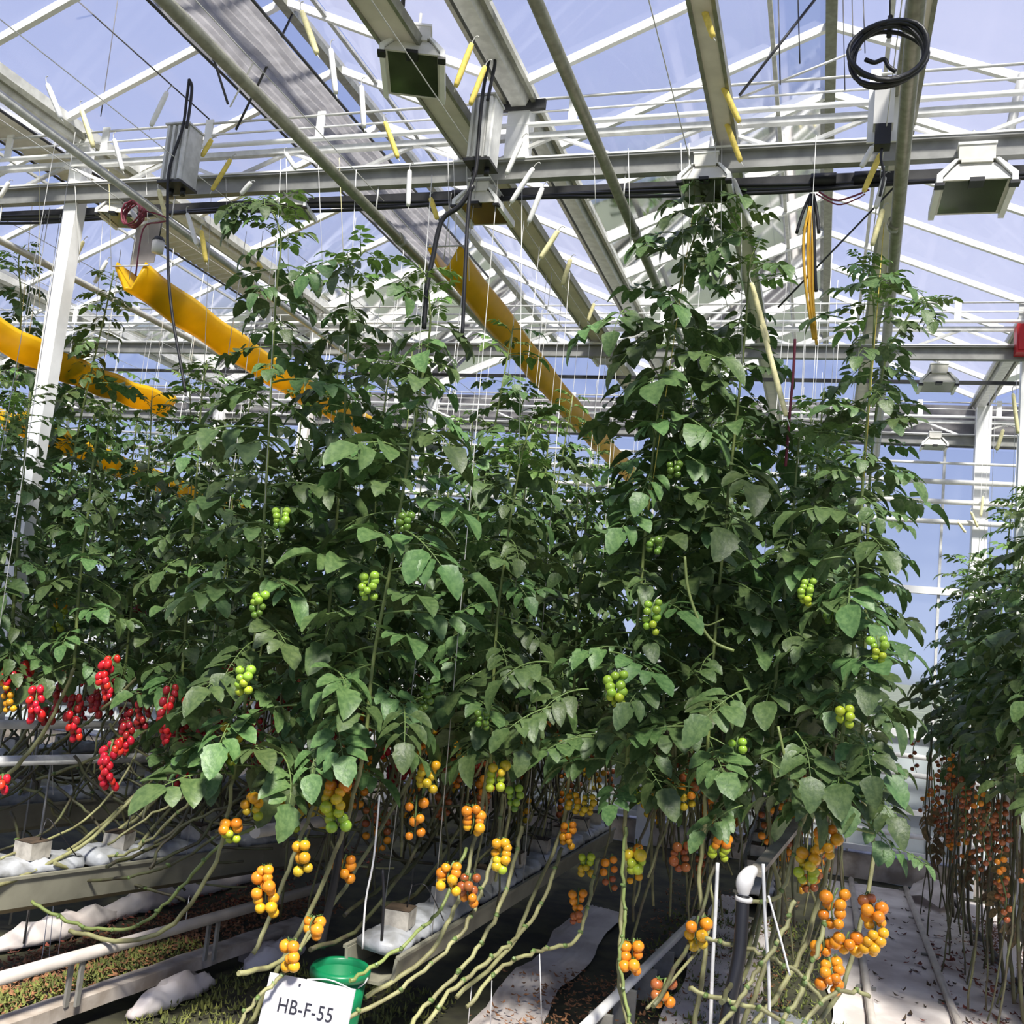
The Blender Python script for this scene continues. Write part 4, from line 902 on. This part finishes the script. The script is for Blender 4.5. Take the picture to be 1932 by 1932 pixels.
for i in range(46):
    px = R.uniform(-40, 560); py = R.uniform(1330, 1500); d = R.choice((-1, 1, 1)); Y = R.uniform(3.9, 4.9)
    lst = [(px, py)]
    for k in range(5):
        px += d*R.uniform(12, 60); py += R.uniform(14, 52); lst.append((px, py))
    if d > 0 and R.random() < .5: lst.append((px+R.uniform(60, 140), py+R.uniform(-6, 12)))
    Y1 = Y+d*R.uniform(.1, .5)
    pts = [at(a, b, Y=Y+(Y1-Y)*j/(len(lst)-1)) for j, (a, b) in enumerate(lst)]
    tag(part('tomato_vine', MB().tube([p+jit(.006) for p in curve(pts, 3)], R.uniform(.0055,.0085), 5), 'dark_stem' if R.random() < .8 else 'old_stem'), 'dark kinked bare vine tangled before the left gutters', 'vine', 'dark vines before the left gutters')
# ------------------------------------------------------------------ gutters, slabs, cubes
def gutter_row(P0, P1, w, lab, depth=0.075, slabs=True, glab='', rnd=0):
    """hanging gutter from P0 to P1 (top centre line) with film wrapped slabs and cubes"""
    P0 = Vector(P0); P1 = Vector(P1); d = (P1-P0); L = d.length; d.normalize(); s = Vector((d.y, -d.x, 0)).normalized(); u = Vector((0,0,1))
    t = thing('hanging_gutter', P0, lab, 'gutter')
    pr = [(-.5,.02),(-.46,-1),(-.2,-1.25),(.2,-1.25),(.46,-1),(.5,.02),(.56,.02),(.52,-1.08),(.24,-1.4),(-.24,-1.4),(-.52,-1.08),(-.56,.02)]
    part('trough', MB().loft([[P0+d*q+s*(a*w)+u*(b*depth) for a, b in pr] for q in (0, L)], 0, True, True), 'gutter', t)
    for sg in (-1, 1): part('lip', MB().bar(P0+s*(sg*w*.56)+u*.006, P1+s*(sg*w*.56)+u*.006, .018, .012), 'gutter', t)
    q = 0.3
    while q < L:
        c_ = P0+d*q
        for sg in (-1, 1): part('hanger_wire', MB().tube([c_+s*(sg*w*.56), Vector((c_.x+sg*.05, c_.y, 3.69))], .002, 4), 'galv', t)
        q += 1.1
    if not slabs: return t
    q = 0.03; k = 0; kc = 0
    while q+0.5 < L:
        ln = min(0.86, L-q); rg = []
        for i in range(27):
            f = i/26; e_ = 1 if 0 < i < 26 else .55
            c_ = P0+d*(q+ln*f); zz = .040+R.uniform(-.007,.010)
            rg.append([c_+s*(a*w*.46*e_)+u*(b*zz*e_+.012)+jit(.009) for a, b in ((-1,-.4),(-1.02,.4),(-.75,1),(-.2,1.12),(.3,1.1),(.78,.95),(1.02,.35),(1,-.4))])
        sl = part('growing_slab', MB().loft(rg, 0, True, True, True), 'slab_film')
        tag(sl, ORD[k]+' '+glab+' from its near end', 'growing slab', glab)
        for f in (.22, .74):
            c_ = P0+d*(q+ln*f)+u*.052; a = .045; rot = R.uniform(-.2,.2)
            cu = thing('rockwool_cube', c_, ORD[kc]+' grey rockwool cube on the slabs, '+glab.split(' on ')[-1]+', from its near end', 'rockwool cube', 'cubes on '+glab.split(' on ')[-1]); kc += 1
            ca, sa = math.cos(rot), math.sin(rot)
            def V(x_, y_, z_): return c_+Vector((x_*ca-y_*sa, x_*sa+y_*ca, z_))
            b = .052
            part('wrapper', MB().add([V(-b,-b,0),V(b,-b,0),V(b,b,0),V(-b,b,0),V(-b,-b,.07),V(b,-b,.07),V(b,b,.07),V(-b,b,.07)], [(0,1,5,4),(1,2,6,5),(2,3,7,6),(3,0,4,7)]), 'rockwool', cu)
            part('wool_top', MB().add([V(-b,-b,.072),V(b,-b,.072),V(b,b,.072),V(-b,b,.072)], [(0,1,2,3)]), 'dark_litter', cu)
            part('drip_stake', MB().tube([c_+Vector((.02,.01,.05)), c_+Vector((.03,.02,.16))], .003, 5), 'black_rubber', cu)
            part('drip_tube', MB().tube(curve([c_+Vector((.03,.02,.15)), c_+s*.1+u*.17, c_+s*.14+u*.02+d*.12], 4), .0025, 5), 'black_rubber', cu)
        q += ln+0.02; k += 1
    return t
gutter_row(at(700,1800,Z=.47), at(1130,1560,Z=.47), .20, 'olive hanging gutter of the middle row behind the green bucket', glab='white film slab on the middle row gutter')
gutter_row(at(1425,1690,Z=.66), (-0.30, 8.4, .60), .16, 'grey hanging gutter of the right hand row behind the black post', glab='white film slab on the right hand row gutter')
gutter_row(at(-260,1680,Z=.52), at(620,1570,Z=.46), .22, 'olive hanging gutter in front at left below the red fruit', .11, glab='white film slab on the nearest left gutter')
gutter_row(at(-200,1530,Z=.60), at(560,1475,Z=.52), .22, 'olive hanging gutter second from the front at left', .10, glab='white film slab on the second left gutter')
gutter_row((-4.9, 4.6, .62), (-4.75, 8.5, .6), .2, 'olive hanging gutter third from the front at left', .10, glab='white film slab on the third left gutter')
gutter_row((1.28, 5.0, .34), (1.28, 8.5, .34), .2, 'olive hanging gutter under the row right of the aisle', .07, slabs=False)
# white pipes across the left background
def hpipe(a, b, X, r, m, lab, ext=0.25):
    p, q = at(*a, X=X), at(*b, X=X); d = q-p
    t = thing('heating_pipe', p, lab, 'pipe'); part('tube', MB().tube([p-d*ext, q+d*ext], r, 10), m, t)
    for f in (.15, .6, 1.0):
        c_ = p+d*f; part('drop_hanger', MB().tube([c_, Vector((c_.x, c_.y, .04))], .006, 6), 'bracket', t)
    return t
hpipe((0,1323), (400,1333), -3.95, .014, 'pipe_white', 'thin white pipe highest behind the red fruit at left')
hpipe((0,1367), (400,1368), -3.75, .022, 'pipe_white', 'white heating pipe in the middle behind the red fruit at left')
hpipe((0,1436), (480,1424), -3.5, .024, 'galv_light', 'thick grey white pipe below the red fruit at left', .1)
t = hpipe((700,1535), (1080,1475), -2.2, .026, 'pipe_cream', 'dull cream pipe behind the orange fruit of the middle row')

# pipe rails
def rail(pts, r, m, lab, foot=True):
    pts = [Vector(p) for p in pts]; t = thing('pipe_rail', pts[0], lab, 'pipe rail')
    part('tube', MB().tube(pts, r, 10), m, t)
    n = 6
    for i in range(n+1):
        c_ = pts[0].lerp(pts[-1], i/n)
        if foot and c_.z > r+.005: part('rail_foot', MB().box((c_.x-.05, c_.y-.015, 0.0), (c_.x+.05, c_.y+.015, max(.008, c_.z-r*.6))), 'bracket', t)
    return t
rail([(0.335, 3.2, .035), (0.335, 8.75, .035)], .021, 'pipe_cream', 'left pipe rail of the right hand aisle, rusty brown edge')
rail([(0.745, 3.2, .035), (0.745, 8.75, .035)], .021, 'pipe_cream', 'right pipe rail of the right hand aisle')
rail([at(1080,1960,Z=.2), at(1310,1735,Z=.12)], .022, 'pipe_white', 'pale pipe rail rising from the bottom edge right of the sign')
rail([(1.22, 5.4, .05), (1.05, 8.6, .05)], .015, 'dark_steel', 'thin dark hose lying along the right edge of the aisle')
p0, p1 = at(-150,1889,Z=.30), at(500,1704,Z=.30); d = p1-p0
t = thing('heating_pipe', p0, 'cream heating pipe on brackets above the moss at lower left', 'pipe')
part('tube', MB().tube([p0, p0+d*1.25], .025, 12), 'pipe_cream', t)
for (bx, by) in ((75,1870),(330,1785)):
    a = at(bx, by, Z=.14); c_ = p0+d*((a.y-p0.y)/d.y)
    for dx in (-.014, .014): part('bracket_post', MB().box((c_.x-.012+dx, c_.y-.004+dx, .11), (c_.x+.0+dx, c_.y+.018+dx, c_.z)), 'bracket', t)
k0, k1 = at(-120,1968,Z=.12), at(570,1732,Z=.12); d = k1-k0; s = Vector((d.y,-d.x,0)).normalized()
mb = MB(); n = 24; rg = []
for i in range(n+1):
    c_ = k0+d*(i/n); j = R.uniform(-.004,.004)
    rg.append([c_+s*(.045+j)-Vector((0,0,.055)), c_+s*(.045+j), c_-s*.045+Vector((0,0,R.uniform(-.003,.003))), c_-s*.045-Vector((0,0,.055))])
mb.loft(rg, 0, True, True)
t = thing('concrete_beam', k0, 'stained concrete edge beam running below the cream pipe at lower left', 'beam'); part('beam', mb, 'kerb', t)
for f in (.22, .52, .80, .98):
    c_ = k0+d*f; part('support_block', MB().bar(c_-Vector((0,0,.055)), c_-Vector((0,0,.12)), .07, .06), 'kerb', t)

# ------------------------------------------------------------------ litter, moss
def litter(name, n, fn, smin, smax, m, lab, up=0.5):
    mb = MB()
    for _ in range(n):
        x, y, z = fn(); a = R.uniform(0, 6.28); l = R.uniform(smin, smax); w = l*R.uniform(.25,.5); ca, sa = math.cos(a), math.sin(a)
        c1, c2 = R.uniform(0, up)*l, R.uniform(0, up)*l
        def V(u_, v_, h_): return (x+u_*ca-v_*sa, y+u_*sa+v_*ca, z+h_)
        mb.add([V(-l/2,0,c1), V(-l*.15,w/2,.1*l), V(l*.2,w*.4,.05*l), V(l/2,0,c2), V(l*.15,-w/2,.12*l), V(-l*.2,-w*.4,.02*l), V(0,0,0)],
               [(6,0,1),(6,1,2),(6,2,3),(6,3,4),(6,4,5),(6,5,0)], 0)
    ob = part(name, mb, m); ob['kind'] = 'stuff'; tag(ob, lab, 'litter'); return ob
def kl(f): return k0+d*f
def sideof(lo, hi, f0, f1):
    def fn():
        c_ = k0+d*R.uniform(f0, f1); o_ = R.uniform(lo, hi); return (c_.x-s.x*o_, c_.y-s.y*o_, .02+.09*max(0, 1-abs(o_-.16)/.3)*R.uniform(.5,1))
    return fn
litter('leaf_litter', 2600, sideof(.04,.75,.0,1.25), .02, .05, 'debris', 'brown leaf litter heaped behind the concrete beam at lower left')
litter('moss', 1800, sideof(.05,.42,.15,.72), .012, .04, 'moss', 'yellow green moss growing under the cream pipe at lower left', .9)
litter('leaf_litter', 350, lambda: (R.gauss(1.0,.22), R.uniform(4.2,7.4), .022), .02, .065, 'red_litter', 'reddish fallen leaves scattered right of the aisle rail')
litter('leaf_litter', 320, lambda: (R.uniform(.35,1.6), R.uniform(4.0,8.4), .022), .015, .055, 'dark_litter', 'dark fallen bits sprinkled over the white ground cloth of the aisle')
litter('leaf_litter', 500, lambda: (R.gauss(1.22,.10), R.uniform(6.3,8.0), .02+R.random()*.05), .02, .05, 'debris', 'brown leaf heap beside the folded cloth at the aisle end')
litter('leaf_litter', 1500, lambda: (R.uniform(-.95,-.05), R.uniform(3.6,7.8), .012), .015, .045, 'debris', 'brown litter on the dark floor of the middle aisle')
litter('moss', 2200, lambda: (R.uniform(-.85,.1), R.uniform(3.6,7.2), .012), .012, .04, 'moss', 'low green weeds on the dark floor of the middle aisle', 1.1)
litter('moss', 1200, lambda: (R.uniform(.06,.30), R.uniform(3.2,5.2), .012+R.random()*.03), .012, .04, 'moss', 'green weeds beside the left rail of the right hand aisle', 1.2)
litter('moss', 3200, lambda: (R.uniform(-2.55,-1.5), R.uniform(2.3,4.6), .012), .012, .045, 'moss', 'dark weeds on the floor left of the white sign', 1.1)
litter('leaf_litter', 900, lambda: (R.gauss(-1.0,.16), R.uniform(3.0,5.2), .03+R.random()*.03), .015, .045, 'debris', 'brown litter lying among the leaning stems beside the sign')
litter('leaf_litter', 1500, lambda: (R.uniform(-3.6,-2.9), R.uniform(3.2,7.0), .012), .02, .05, 'red_litter', 'reddish brown litter in the shade behind the moss at left')
def lump(px, py, w, l, lab):
    c_ = at(px, py, Z=.05); rg = []; a0 = 0.12
    for i in range(15):
        f = i/14; e_ = math.sin(PI*min(1, max(0, f*.94+.03)))**.5; row = []
        for j in range(9):
            g = j/8*PI; row.append(c_+Vector((math.cos(g)*w*e_+a0*(f-.5)*l, (f-.5)*l, -.04+math.sin(g)*.10*e_*R.uniform(.7,1.2)))+jit(.008))
        rg.append(row)
    t_ = thing('crumpled_film', c_, lab, 'plastic film'); part('film', MB().loft(rg, 0, True, True, True), 'cloth', t_)
lump(110, 1745, .10, .75, 'crumpled white film lying at the left edge above the cream pipe')
lump(270, 1700, .07, .6, 'crumpled white film lying above the left bracket of the cream pipe')
lump(520, 1795, .07, .45, 'crumpled white film under the end of the concrete beam')
lump(330, 1870, .05, .5, 'crumpled white film below the concrete beam, nearer the left')
lump(400, 1665, .06, .8, 'crumpled white film lying farthest behind the cream pipe')
# folded cloth at the end of the aisle
t = thing('folded_cloth', at(1790,1690,Z=.05), 'grey white cloth folded up at the far end of the aisle', 'cloth')
a = [at(x_, y_, Z=z_) for x_, y_, z_ in ((1705,1690,.02),(1740,1650,.07),(1810,1690,.12),(1770,1715,.05))]
mb = MB(); rg = []
for i in range(9):
    f = i/8; rg.append([a[0].lerp(a[1],f)+Vector((0,0,.012*math.sin(i*2))), a[0].lerp(a[1],f).lerp(a[3].lerp(a[2],f),.5)+Vector((0,0,.05+.02*math.sin(i*1.4))), a[3].lerp(a[2],f)+Vector((0,0,.012*math.cos(i*2)))])
mb.loft(rg, 0, False, False, True); part('fold', mb, 'cloth', t)
mb2 = MB(); mb2.loft([[p-Vector((0,0,.006)) for p in r_][::-1] for r_ in rg], 0, False, False, True); part('underside', mb2, 'cloth', t)

# ------------------------------------------------------------------ sign, bucket, crate, posts
sg = thing('sign', at(590,1990,Y=3.3), 'white sign board reading HB-F-55 at the bottom edge', 'sign')
A, B = at(510,1834,Y=3.26), at(670,1866,Y=3.22); ex = (B-A); w = ex.length; ex.normalize(); dn = at(488,1950,Y=3.20)-A; dn = (dn-ex*dn.dot(ex)).normalized(); nrm = dn.cross(ex).normalized()
if nrm.y > 0: nrm = -nrm
hh = w*0.72; C_ = [A, B, B+dn*hh, A+dn*hh]
part('board', MB().add([c_ for c_ in C_]+[c_-nrm*.006 for c_ in C_], [(0,1,2,3),(7,6,5,4),(0,4,5,1),(1,5,6,2),(2,6,7,3),(3,7,4,0)]), 'sign', sg)
fc = bpy.data.curves.new('lettering', 'FONT'); fc.body = 'HB-F-55'; fc.size = w*0.182; fc.extrude = 0.0006; fc.align_x = 'CENTER'; fc.align_y = 'CENTER'; fc.space_character = 1.06
to = bpy.data.objects.new('tmp_text', fc); COL.objects.link(to)
bpy.context.view_layer.update()
me = bpy.data.meshes.new_from_object(to.evaluated_get(bpy.context.evaluated_depsgraph_get())); COL.objects.unlink(to); bpy.data.objects.remove(to)
me.materials.clear(); me.materials.append(M['ink'])
tp = A+ex*(w*.50)+dn*(w*.27)+nrm*.0012
rot = Matrix((ex, -dn, nrm)).transposed().to_quaternion()
lt = put('lettering', me, sg, tp, rot); lt['label'] = 'dark letters HB-F-55'
pin = A+ex*(w*.38)+dn*(w*.06)
part('pin', MB().tube([pin-nrm*.002, pin+nrm*.004], .004, 8), 'ink', sg)
mid = A+ex*(w*.5)+dn*(hh*.5)-nrm*.012
part('stake', MB().tube([mid-dn*hh*.2, Vector((mid.x, mid.y+.05, 0))], .010, 8), 'bracket', sg)
part('edge_wire', MB().tube(curve([A+ex*(w*.44)-nrm*.003, A+ex*(w*.7)-dn*.012, B-ex*.02+dn*.002], 5), .0025, 5), 'twine_white', sg)

bc = at(640,1850,Y=3.5); bz = at(640,1822,Y=3.5).z
t = thing('bucket', (bc.x, bc.y, bz-.26), 'green plastic bucket behind the white sign', 'bucket')
c_ = Vector((bc.x, bc.y, bz-.26)); rr = .102
part('body', MB().lathe([(0,.0),(rr*.78,0),(rr*.80,.01),(rr*.98,.235),(rr*.93,.235),(rr*.76,.015),(0,.012)], 28, c_), 'green_plastic', t)
part('rim', MB().lathe([(rr*.97,.225),(rr*1.09,.228),(rr*1.10,.25),(rr*1.02,.262),(rr*.93,.255),(rr*.93,.23)], 28, c_), 'green_plastic', t)
part('handle', MB().tube([c_+Vector((math.cos(a_)*rr*1.1, -.05*math.sin(a_)-.0, .24+.0*a_-.05*math.sin(a_))) for a_ in [PI*i/14 for i in range(15)]], .004, 6), 'galv', t)
l0 = c_+Vector((-.0,-rr*.97,.14)); part('sticker', MB().box((l0.x-.012, l0.y-.004, l0.z-.02), (l0.x+.012, l0.y+.002, l0.z+.02)), 'white_plastic', t, 'small white sticker')
a, b = at(522,1545,Y=4.7), at(640,1478,Y=4.7)
t = thing('crate', (a.x, 4.7, a.z), 'yellow plastic crate half hidden behind the dangling fruit', 'crate')
x0, x1, z0, z1 = a.x, b.x, a.z, b.z
for (lo, hi) in (((x0,4.7,z0),(x1,4.712,z1)), ((x0,5.0,z0),(x1,5.012,z1)), ((x0,4.7,z0),(x0+.012,5.01,z1)), ((x1-.012,4.7,z0),(x1,5.01,z1))): part('side_wall', MB().box(lo, hi), 'yellow_plastic', t)
part('bottom', MB().box((x0,4.7,z0-.01), (x1,5.01,z0)), 'yellow_plastic', t)
part('rim', MB().box((x0-.012,4.69,z1-.012), (x1+.012,4.70,z1+.012)), 'yellow_plastic', t)
for i in range(5):
    xx = x0+.02+(x1-x0-.04)*i/4; part('rib', MB().box((xx-.008,4.688,z0), (xx+.008,4.70,z1)), 'yellow_plastic', t)
cable('hose', pl([(645,1560),(640,1610),(628,1680),(612,1750),(606,1790)], 3.55), 0.017, 'black_rubber', 'thick black hose hanging behind the lower orange fruit', 4, 'hose')
# black post with white elbow
t = thing('black_post', at(1385,1960,Y=3.8), 'black tube post with a white elbow cap in the right foreground', 'post')
pp = [at(1402,1690,Y=3.85), at(1395,1800,Y=3.8), at(1378,1880,Y=3.76), at(1360,1985,Y=3.72)]
part('tube', MB().tube(curve(pp, 5), .024, 12), 'black_rubber', t)
part('second_tube', MB().tube(curve([at(1392,1800,Y=3.86), at(1388,1880,Y=3.84), at(1378,1990,Y=3.82)], 4), .02, 10), 'black_rubber', t)
part('collar', MB().tube([at(1403,1700,Y=3.85), at(1404,1692,Y=3.85)], .031, 12), 'white_plastic', t)
part('elbow_cap', MB().tube(curve([at(1403,1692,Y=3.85), at(1404,1668,Y=3.85), at(1412,1650,Y=3.87), at(1424,1640,Y=3.92)], 4), [.016,.019,.024,.028,.031,.032,.031,.029,.026,.024,.022,.018,.012], 12), 'white_plastic', t)
part('board', MB().bar(at(1424,1648,Y=3.95), at(1512,1545,Y=4.9), .05, .02), 'wood', t)
def stake(l, Y, r, m, lab): return tag(part('stake', MB().tube(curve(pl(l, Y), 4), r, 6), m), lab, 'stake')
stake([(1354,1628),(1350,1720),(1344,1830),(1340,1950)], 3.85, .007, 'galv_light', 'pale thin stake left of the black post')
stake([(1440,1630),(1444,1740),(1450,1830),(1452,1950)], 3.8, .006, 'galv_light', 'pale thin stake right of the black post')
stake([(1450,1690),(1475,1780),(1490,1840)], 3.78, .004, 'twine_white', 'thin slanting stake further right of the black post')
stake([(716,1500),(705,1620),(690,1700),(684,1790)], 3.5, .004, 'galv_light', 'thin pale stake on the white slab behind the bucket')
stake([(722,1640),(724,1700),(720,1775)], 3.5, .006, 'black_rubber', 'short black stake on the white slab behind the bucket')
for i, (l, Y) in enumerate(((( (90,1720),(82,1790),(75,1830)),3.9),(((118,1730),(110,1800)),3.9),(((102,1690),(92,1815)),3.95),(((357,1690),(350,1740)),4.2),(((96,1280),(100,1500)),4.4),(((1018,1800),(1022,1935)),4.2),(((928,1850),(925,1940)),4.0),(((890,1860),(882,1940)),4.0))):
    lab = ['thin string before the moss at lower left, first from the left','thin string before the moss at lower left, third from the left','thin string before the moss at lower left, second from the left','thin string above the right bracket of the cream pipe','long thin string hanging among the red fruit','thin string hanging over the dark floor, right of the leaning stems','thin string hanging below the leaning stems, right one','thin string hanging below the leaning stems, left one'][i]
    tag(part('string', MB().tube(pl(l, Y), .0022, 4), 'twine_white'), lab, 'string')
# yellow strings to the heroes
for k, a, b, Y, m in (('A1',(1218,1000),(1318,330),4.1,'twine_yellow'),('A2',(1630,900),(1668,420),4.05,'twine_yellow'),('B1',(500,950),(530,300),3.42,'twine_white'),('B2',(780,800),(815,330),3.48,'twine_white'),('A1b',(1400,700),(1398,320),4.28,'twine_white'),('B2b',(655,700),(672,320),3.7,'twine_white'),('B3',(980,880),(985,340),3.95,'twine_white'),('C1',(175,690),(200,330),4.25,'twine_white'),('B0',(385,700),(400,330),4.1,'twine_white'),('C0',(30,720),(65,340),4.3,'twine_yellow')):
    string(HERO[k], at(*a, Y=Y), at(*b, Y=Y), m, 0.0017)
SX = [(75,340,75),(140,345,150),(205,340,210),(275,330,280),(425,320,430),(540,320,545),(600,315,610),(640,318,650),(845,310,850),(855,310,862),(880,312,885),(1120,300,1125),(1185,300,1190),(1285,290,1290),(1300,290,1302),(1350,285,1345),(1362,285,1360),(1540,275,1528)]
for (x0_, y0_, x1_) in SX:
    tag(part('string', MB().tube([at(x0_, y0_-20, Y=3.86), at(x1_, y0_+R.uniform(120,260), Y=3.95)], .0014, 4), 'twine_white' if R.random() < .7 else 'twine_pale'), 'thin pale twine hanging from the lower chord of the near truss', 'string', 'twines hanging from the near truss')
